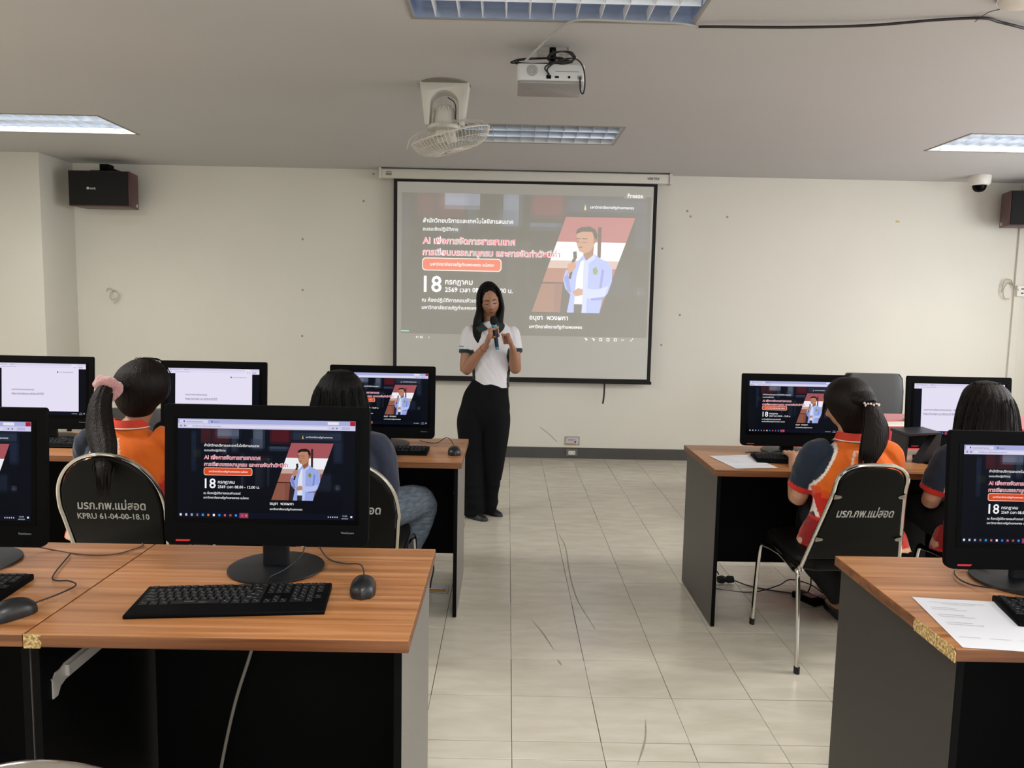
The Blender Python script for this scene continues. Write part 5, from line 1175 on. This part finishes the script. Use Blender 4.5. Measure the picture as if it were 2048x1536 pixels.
# --- seated students ----------------------------------------------------------
def student(x, y, label, skin, hair, colfn, long_sleeve=False, lean=.0, head_yaw=0, hc=(.0, .09, 1.075), knees=((-.11, .40), (.11, .40)), trouser=None, shoulder=.168, rz=0, elbow=.205, hdx=0, ank=((.9, .9), (0, 0))):
    t = thing('person', label, 'person', (x, y, 0), rz)
    HC_ = Vector(hc); HR = Matrix.Rotation(head_yaw, 3, 'Z') @ Matrix.Rotation(pi, 3, 'Z') @ Matrix.Rotation(radians(10), 3, 'X')
    g = G(); head_shape(g, HC_, HR, .93)
    g.tube([(0, .035, .90), (HC_.x * .6, (.035 + HC_.y) / 2 + .0, .96), (HC_.x, HC_.y - .02, 1.02)], [(.055, .055), (.046, .046), (.048, .05)], 18, 0, 4, rnd=2)
    g.tube([(0, -.02, .50), (0, .0, .60), (0, .015, .72), (0, .03, .84), (0, .035, .91)], [(.15, .11), (.13, .10), (.145, .10), (.14, .08), (.06, .05)], 22, 0, 4, up=(0, 1, 0), rnd=2)
    arms = []
    for s_ in (-1, 1):
        Sh, El, Wr = Vector((s_ * shoulder, .035, .855)), Vector((s_ * elbow, .09, .645)), Vector((s_ * .15 + hdx, .31, .785))
        g.tube([Sh, Sh * .5 + El * .5, El, El * .7 + Wr * .3, El * .35 + Wr * .65, Wr], [.046, .043, .038, .038, .03, (.023, .02)], 16, 0, 4, rnd=3); arms.append((Sh, El, Wr))
        open_hand(g, Wr, (-s_ * .25, 1, 0), .92, -s_)
    for (kx, ky), s_, fa, fb in zip(knees, (-1, 1), *ank):
        g.tube([(s_ * .085, .0, .54), ((kx + s_ * .09) / 2, ky / 2, .545), (kx, ky, .53), (kx * (1 + fa) / 2, ky + fb / 2, .28), ((kx * fa + (.13 if fa == 1 else 0)), ky - .02 + fb, .08)], [.075, .07, .055, .045, .033], 14, 0, 4, rnd=2)
        g.tube([((kx * fa + (.13 if fa == 1 else 0)), ky - .03 + fb, .05), ((kx * fa + (.13 if fa == 1 else 0)), ky + .05 + fb, .045), ((kx * fa + (.13 if fa == 1 else 0)), ky + .11 + fb, .03)], [(.03, .03), (.035, .026), (.03, .016)], 12, 0, 3, rnd=2)
    bm_ = voxel(g.mesh('body', [MATS[skin]], 0), .0048, 1); obj('body', bm_, t)
    g = G()   # shirt
    g.tube([(0, -.03, .455), (0, -.02, .52), (0, -.005, .62), (0, .008, .74), (0, .025, .83), (0, .035, .88), (0, .04, .925)], [(.245, .18), (.225, .16), (.175, .125), (.178, .12), (.175, .098), (.115, .078), (.062, .06)], 36, 0, 5, up=(0, 1, 0))
    cf = []
    for Sh, El, Wr in arms:
        C_ = El if long_sleeve else Sh * .12 + El * .88 + Vector((0, 0, .02))
        pts = [Vector((Sh.x * .62, .035, .885)), Sh + Vector((0, 0, -.002)), Sh * .5 + C_ * .5, C_]; rad = [(.05, .045), (.062, .056), (.064, .06), (.060, .060)]
        if long_sleeve: pts += [El * .6 + Wr * .4, Wr]; rad = rad[:3] + [(.052, .052), (.044, .044), (.032, .03)]
        g.tube(pts, rad, 22, 0, 5); cf.append((Sh, C_))
    sm = voxel(g.mesh('shirt', [CLOTH], 0), .0065, 3, .6)
    displace(sm, lambda q: (noise.noise(Vector((q.x * 10 + x, q.y * 10, q.z * 9))) * .007 + noise.noise(Vector((q.x * 35 + q.z * 22, q.y * 30, q.z * 18 + x))) * .0035))
    paint(sm, lambda q: colfn(q, cf)); obj('shirt', sm, t)
    g = G()
    for (kx, ky), s_, fa, fb in zip(knees, (-1, 1), *ank):
        g.tube([(s_ * .09, -.04, .535), (s_ * .09 * .5 + kx * .5, ky * .5, .545), (kx, ky - .01, .54), (kx, ky + .03 + fb * .3, .46), (kx * (1 + fa) / 2, ky + .01 + fb / 2, .28), ((kx * fa + (.13 if fa == 1 else 0)), ky - .02 + fb, .10)], [(.11, .10), (.098, .095), (.078, .078), (.078, .07), (.068, .066), (.062, .062)], 22, 0, 5)
    g.tube([(-.1, -.05, .52), (.1, -.05, .52)], [(.09, .11)] * 2, 20, 0, 3, rnd=3)
    pm = voxel(g.mesh('trousers', [trouser], 0), .007, 3, .6)
    displace(pm, lambda q: (noise.noise(Vector((q.x * 14, q.y * 14, q.z * 10))) * .006 + noise.noise(Vector((q.x * 50, q.y * 25, q.z * 40))) * .002))
    obj('trousers', pm, t)
    for (kx, ky), s_, fa, fb in zip(knees, (-1, 1), *ank):
        g = G(); R = []
        for u, w_, h_ in ((-.08, .03, .05), (-.04, .038, .062), (.03, .038, .055), (.09, .040, .042), (.14, .03, .034), (.16, .012, .02)):
            R.append([(w_ * cos(a), u, max(0, h_ * sin(a))) for a in [2 * pi * k / 16 for k in range(16)]])
        g.rings(R); obj('shoe', g.mesh('shoe', [mat('black_shoe', '0f0f10', .5)], 60), t, ((kx * fa + (.13 if fa == 1 else 0)), ky - .01 + fb, .001))
    return t, HC_, HR, arms
def collar_ring(t, col, stripe=None, cx=0):
    g = G(); n = 40; lv = ((.062, .060, .925, .0), (.060, .058, .955, .0), (.066, .064, .957, -.003), (.078, .074, .925, -.006))
    R = [[(cx + rx * cos(2 * pi * k / n), .042 + dy + ry * sin(2 * pi * k / n), z - .018 * max(0, sin(2 * pi * k / n))) for k in range(n)] for rx, ry, z, dy in lv]
    g.rings(R, 0, False); obj('collar', g.mesh('collar', [col], 60), t)
    if stripe:
        g = G(); g.tube([(cx + .079 * cos(2 * pi * k / n), .036 + .075 * sin(2 * pi * k / n), .923 - .018 * max(0, sin(2 * pi * k / n))) for k in range(n)], (.0025, .0025), 6, 0, 1, closed=True); obj('collar_stripe', g.mesh('collar_stripe', [stripe]), t)
OR_, RD_, NV_, WH_ = 'd9651c', 'c42a1c', '1f2836', 'e8ddd2'
WHC = mat('white_piping', 'e8ddd2', .7); REDC = mat('red_collar', 'c5341c', .8)
def team_shirt(navy_sides):
    def f(q, cf):
        n_ = noise.noise(q * 9) * .03
        for i, (Sh, C_) in enumerate(cf):
            d = (C_ - Sh).normalized(); u = (q - C_).dot(d)
            if (q - C_).length < .10 and u > -.028 and abs(q.x) > .17: return RD_
        ax = abs(q.x); side = -1 if q.x < 0 else 1
        edge = .085 + (.90 - q.z) * .55 if q.z > .72 else .184 - (.72 - q.z) * .12   # raglan line from neck to armpit
        if side in navy_sides and q.z > .60:
            if ax > edge + .006: return NV_
            if ax > edge - .004: return WH_
        # white chevron on the back
        if q.y < .03 and q.z > .60:
            c_ = abs(abs(q.x + .02) - (.90 - q.z) * .42)
            if c_ < .005 and .76 < q.z < .885: return 'd8b8a0'
        k = q.z - .64 + n_ + (.10 if ax < .1 else -.02 * (ax > .16))
        if k > .06: return OR_
        if k > .03: return 'd8501c'
        if k > -.08: return RD_
        if q.z < .50 and noise.noise(q * 22) > .1: return 'c9a080'
        return 'b8241e' if noise.noise(Vector((q.x * 20, q.y * 20, q.z * 6))) > -.1 else '8a1a1c'
    return f
DKT = mat('dark_trousers', '0c0d10', .85, var=.1, vscale=40)
# pink hair tie, orange shirt
t, hc, hr, arms = student(-1.62, 3.26, 'student with a long ponytail in a pink hair tie and an orange shirt', 'skin_tan', None, team_shirt((-1,)), head_yaw=-.55, hc=(.055, .07, 1.085), trouser=mat('grey_trousers', '6d6a68', .8), shoulder=.178)
collar_ring(t, REDC, WHC)
g = G(); hair_loft(g, [(hc.x, hc.y, hc.z + .132, .004, .004), (hc.x - .004, hc.y, hc.z + .122, .045, .05), (hc.x - .006, hc.y - .004, hc.z + .085, .092, .096), (hc.x - .010, hc.y - .008, hc.z + .03, .116, .110), (hc.x - .012, hc.y - .012, hc.z - .03, .110, .100), (hc.x - .022, hc.y - .026, hc.z - .075, .080, .074), (hc.x - .020, hc.y - .030, hc.z - .11, .052, .045), (hc.x - .02, hc.y - .03, hc.z - .125, .02, .02)], 120, .016, 3)
TB = Vector((-.030, -.062, 1.10))
g.tube([(hc.x - .02, hc.y - .06, 1.11), TB, (-.030, -.10, 1.075)], [(.06, .05), (.026, .026), (.03, .03)], 24, 0, 5, groove=grooves(10, .06, 2))
tail = [TB, (-.028, -.115, 1.085), (-.028, -.15, 1.03), (-.005, -.20, .95), (.045, -.27, .88), (.080, -.345, .81), (.090, -.375, .745)]
g.tube(tail, [(.024, .024), (.032, .030), (.044, .036), (.052, .038), (.048, .032), (.030, .022), (.004, .004)], 36, 0, 6, groove=grooves(16, .10, 4))
r_ = random.Random(11)
for k in range(46):
    a = r_.uniform(0, 2 * pi); q = r_.uniform(.75, 1.15); P = []
    for i, p in enumerate(tail[1:]):
        w_ = (.030, .040, .048, .046, .034, .022)[i]; P.append((p[0] + w_ * q * cos(a) + r_.uniform(-.004, .004), p[1] + w_ * .7 * q * sin(a), p[2] - (r_.uniform(0, .05) if i == 5 else 0)))
    g.tube(P, [.0022] * 5 + [.0006], 4, 0, 4)
for k in range(26):
    a = r_.uniform(-.3, pi * .8); g.tube([(hc.x + .02 * cos(a), hc.y - .02, hc.z + .132), (hc.x + .07 * cos(a), hc.y + .05 * sin(a), hc.z + .118 + r_.uniform(0, .008)), (hc.x + .108 * cos(a), hc.y + .10 * sin(a), hc.z + .05), (hc.x + .11 * cos(a) + r_.uniform(-.004, .008), hc.y + .10 * sin(a), hc.z - r_.uniform(.02, .09))], [.0012] * 3 + [.0004], 4, 0, 5)
obj('hair', g.mesh('hair', [HAIRD], 60), t)
g = G(); n = 22
for k in range(n):
    a = 2 * pi * k / n; q = 1 + .12 * sin(3.0 * a + 1); c_ = TB + Vector((.0, -.018, -.004)) + Vector((.034 * q * cos(a), .012 * cos(a * 2) - .008, .036 * q * sin(a)))
    g.ell(c_, (.024 + .004 * sin(k * 2.3), .022, .023 + .004 * cos(k * 1.7)), 12, 8)
sc = voxel(g.mesh('hair_tie', [mat('pink_fleece', 'c98f8c', .95, sheen=.8, var=.12, vscale=120, bump=.6, bscale=260)], 0), .0035, 1)
displace(sc, lambda q: noise.noise(q * 220) * .0025)
obj('hair_tie', sc, t)
# navy shirt and jeans, long loose hair
DEN = ramp_mat('washed_denim', [(.35, '48505a'), (.5, '545d67'), (.65, '626b75')], 26, (1, 1, 4), .9, 6, 0, .15, objshift=False)
t, hc, hr, arms = student(-.72, 3.25, 'student with long loose black hair, navy shirt and washed jeans', 'skin_tan', None, lambda q, cf: '2c3040', head_yaw=.2, hc=(.0, .08, 1.055), trouser=DEN, knees=((-.14, .40), (.315, .335)), ank=((.9, .5), (0, -.02)), long_sleeve=True, shoulder=.18)
collar_ring(t, mat('navy_cloth', '2c3040', .85), None)
def loose_hair(hc, seed, low, wd, mat_, spread=1.0):
    g = G(); z0 = hc.z
    hair_loft(g, [(hc.x, hc.y, z0 + .130, .004, .004), (hc.x, hc.y, z0 + .120, .045, .05), (hc.x, hc.y - .004, z0 + .088, .082, .090), (hc.x, hc.y - .010, z0 + .035, .104, .106), (hc.x, hc.y - .016, z0 - .03, .118 * wd, .106), (hc.x, hc.y - .03, z0 - .09, .128 * wd, .10), (hc.x, hc.y - .055, z0 - .16, .135 * wd, .085), (hc.x, hc.y - .075, z0 - low, .12 * wd, .055), (hc.x, hc.y - .08, z0 - low - .03, .07 * wd, .02)], 140, .02, seed)
    r_ = random.Random(seed)
    for k in range(70):
        a = pi + r_.uniform(-.2, pi + .2); s1 = r_.uniform(.99, 1.04)
        g.tube([(hc.x + .05 * cos(a) * s1, hc.y + .05 * sin(a), z0 + .121), (hc.x + .106 * cos(a) * s1, hc.y - .010 + .108 * sin(a) * s1, z0 + .035), (hc.x + .130 * wd * cos(a) * s1, hc.y - .03 + .102 * sin(a) * s1, z0 - .09), (hc.x + .137 * wd * cos(a) * s1, hc.y - .055 + .088 * sin(a) * s1, z0 - .16), (hc.x + .118 * wd * cos(a) * s1, hc.y - .075 + .055 * sin(a) * s1, z0 - low - r_.uniform(0, .05))], [.0016] * 4 + [.0004], 4, 0, 5)
    return g.mesh('hair', [mat_], 60)
obj('hair', loose_hair(hc, 21, .24, 1.0, HAIRB), t)
# beaded tie, orange and navy shirt
t, hc, hr, arms = student(1.515, 3.28, 'student with a ponytail in a beaded hair tie, orange and navy team shirt', 'skin_light', None, team_shirt((-1,)), head_yaw=.75, hc=(-.022, .055, 1.065), trouser=DKT, shoulder=.168, knees=((.0, .40), (.19, .40)), ank=((1, 1.25), (-.06, -.03)))
collar_ring(t, REDC, WHC)
g = G(); hair_loft(g, [(hc.x, hc.y, hc.z + .130, .004, .004), (hc.x, hc.y, hc.z + .121, .045, .05), (hc.x, hc.y - .002, hc.z + .088, .084, .092), (hc.x + .002, hc.y - .006, hc.z + .03, .104, .106), (hc.x + .016, hc.y - .018, hc.z - .03, .092, .094), (hc.x + .024, hc.y - .026, hc.z - .075, .068, .066), (hc.x + .020, hc.y - .03, hc.z - .115, .045, .04), (hc.x + .016, hc.y - .02, hc.z - .13, .02, .02)], 120, .014, 6)
TB = Vector((.014, -.072, 1.088))
g.tube([(hc.x + .015, hc.y - .06, 1.11), (.008, -.05, 1.10), TB], [(.08, .05), (.05, .035), (.03, .026)], 24, 0, 5, groove=grooves(12, .05, 2))
tail = [TB, (.016, -.095, 1.06), (.022, -.115, 1.0), (.014, -.125, .94), (-.006, -.135, .885), (-.018, -.14, .85)]
g.tube(tail, [(.028, .022), (.038, .028), (.050, .032), (.052, .032), (.040, .024), (.008, .006)], 36, 0, 6, groove=grooves(16, .08, 9))
r_ = random.Random(12)
for k in range(40):
    a = r_.uniform(0, 2 * pi); q = r_.uniform(.8, 1.08); P = []
    for i, p in enumerate(tail):
        w_ = (.028, .037, .050, .052, .042, .03)[i]; P.append((p[0] + w_ * q * cos(a), p[1] + w_ * .6 * q * sin(a), p[2] - (r_.uniform(0, .035) if i == 5 else 0)))
    g.tube(P, [.002] * 5 + [.0005], 4, 0, 4)
g.tube([hp_ for hp_ in ((-.075, .10, 1.13), (-.092, .13, 1.07), (-.09, .15, 1.0))], [(.012, .008), (.01, .008), (.003, .003)], 10, 0, 4, groove=grooves(10, .1, 9))
obj('hair', g.mesh('hair', [HAIRD], 60), t)
g = G(); r_ = random.Random(5)
for k in range(16):
    a = 2 * pi * k / 16; g.ell(TB + Vector((.030 * cos(a), -.012 + .024 * sin(a) * (-1 if sin(a) > 0 else 1) * .8, r_.uniform(-.010, .010))), (.0048,) * 3, 8, 6)
obj('hair_tie', g.mesh('hair_tie', [mat('pearl_bead', 'e0c9c4', .3)]), t)
# right end, loose dark hair
t, hc, hr, arms = student(2.105, 3.27, 'student with loose dark brown hair at the right end, partly cut off', 'skin_light', None, team_shirt((-1, 1)), head_yaw=-.1, hc=(-.01, .07, 1.06), trouser=DKT, shoulder=.17, elbow=.205, hdx=.13)
collar_ring(t, REDC, WHC)
obj('hair', loose_hair(hc, 33, .20, 1.05, HAIRD), t)
print('OBJECTS', len(bpy.data.objects), 'TRIS', sum(len(m_.polygons) for m_ in bpy.data.meshes))
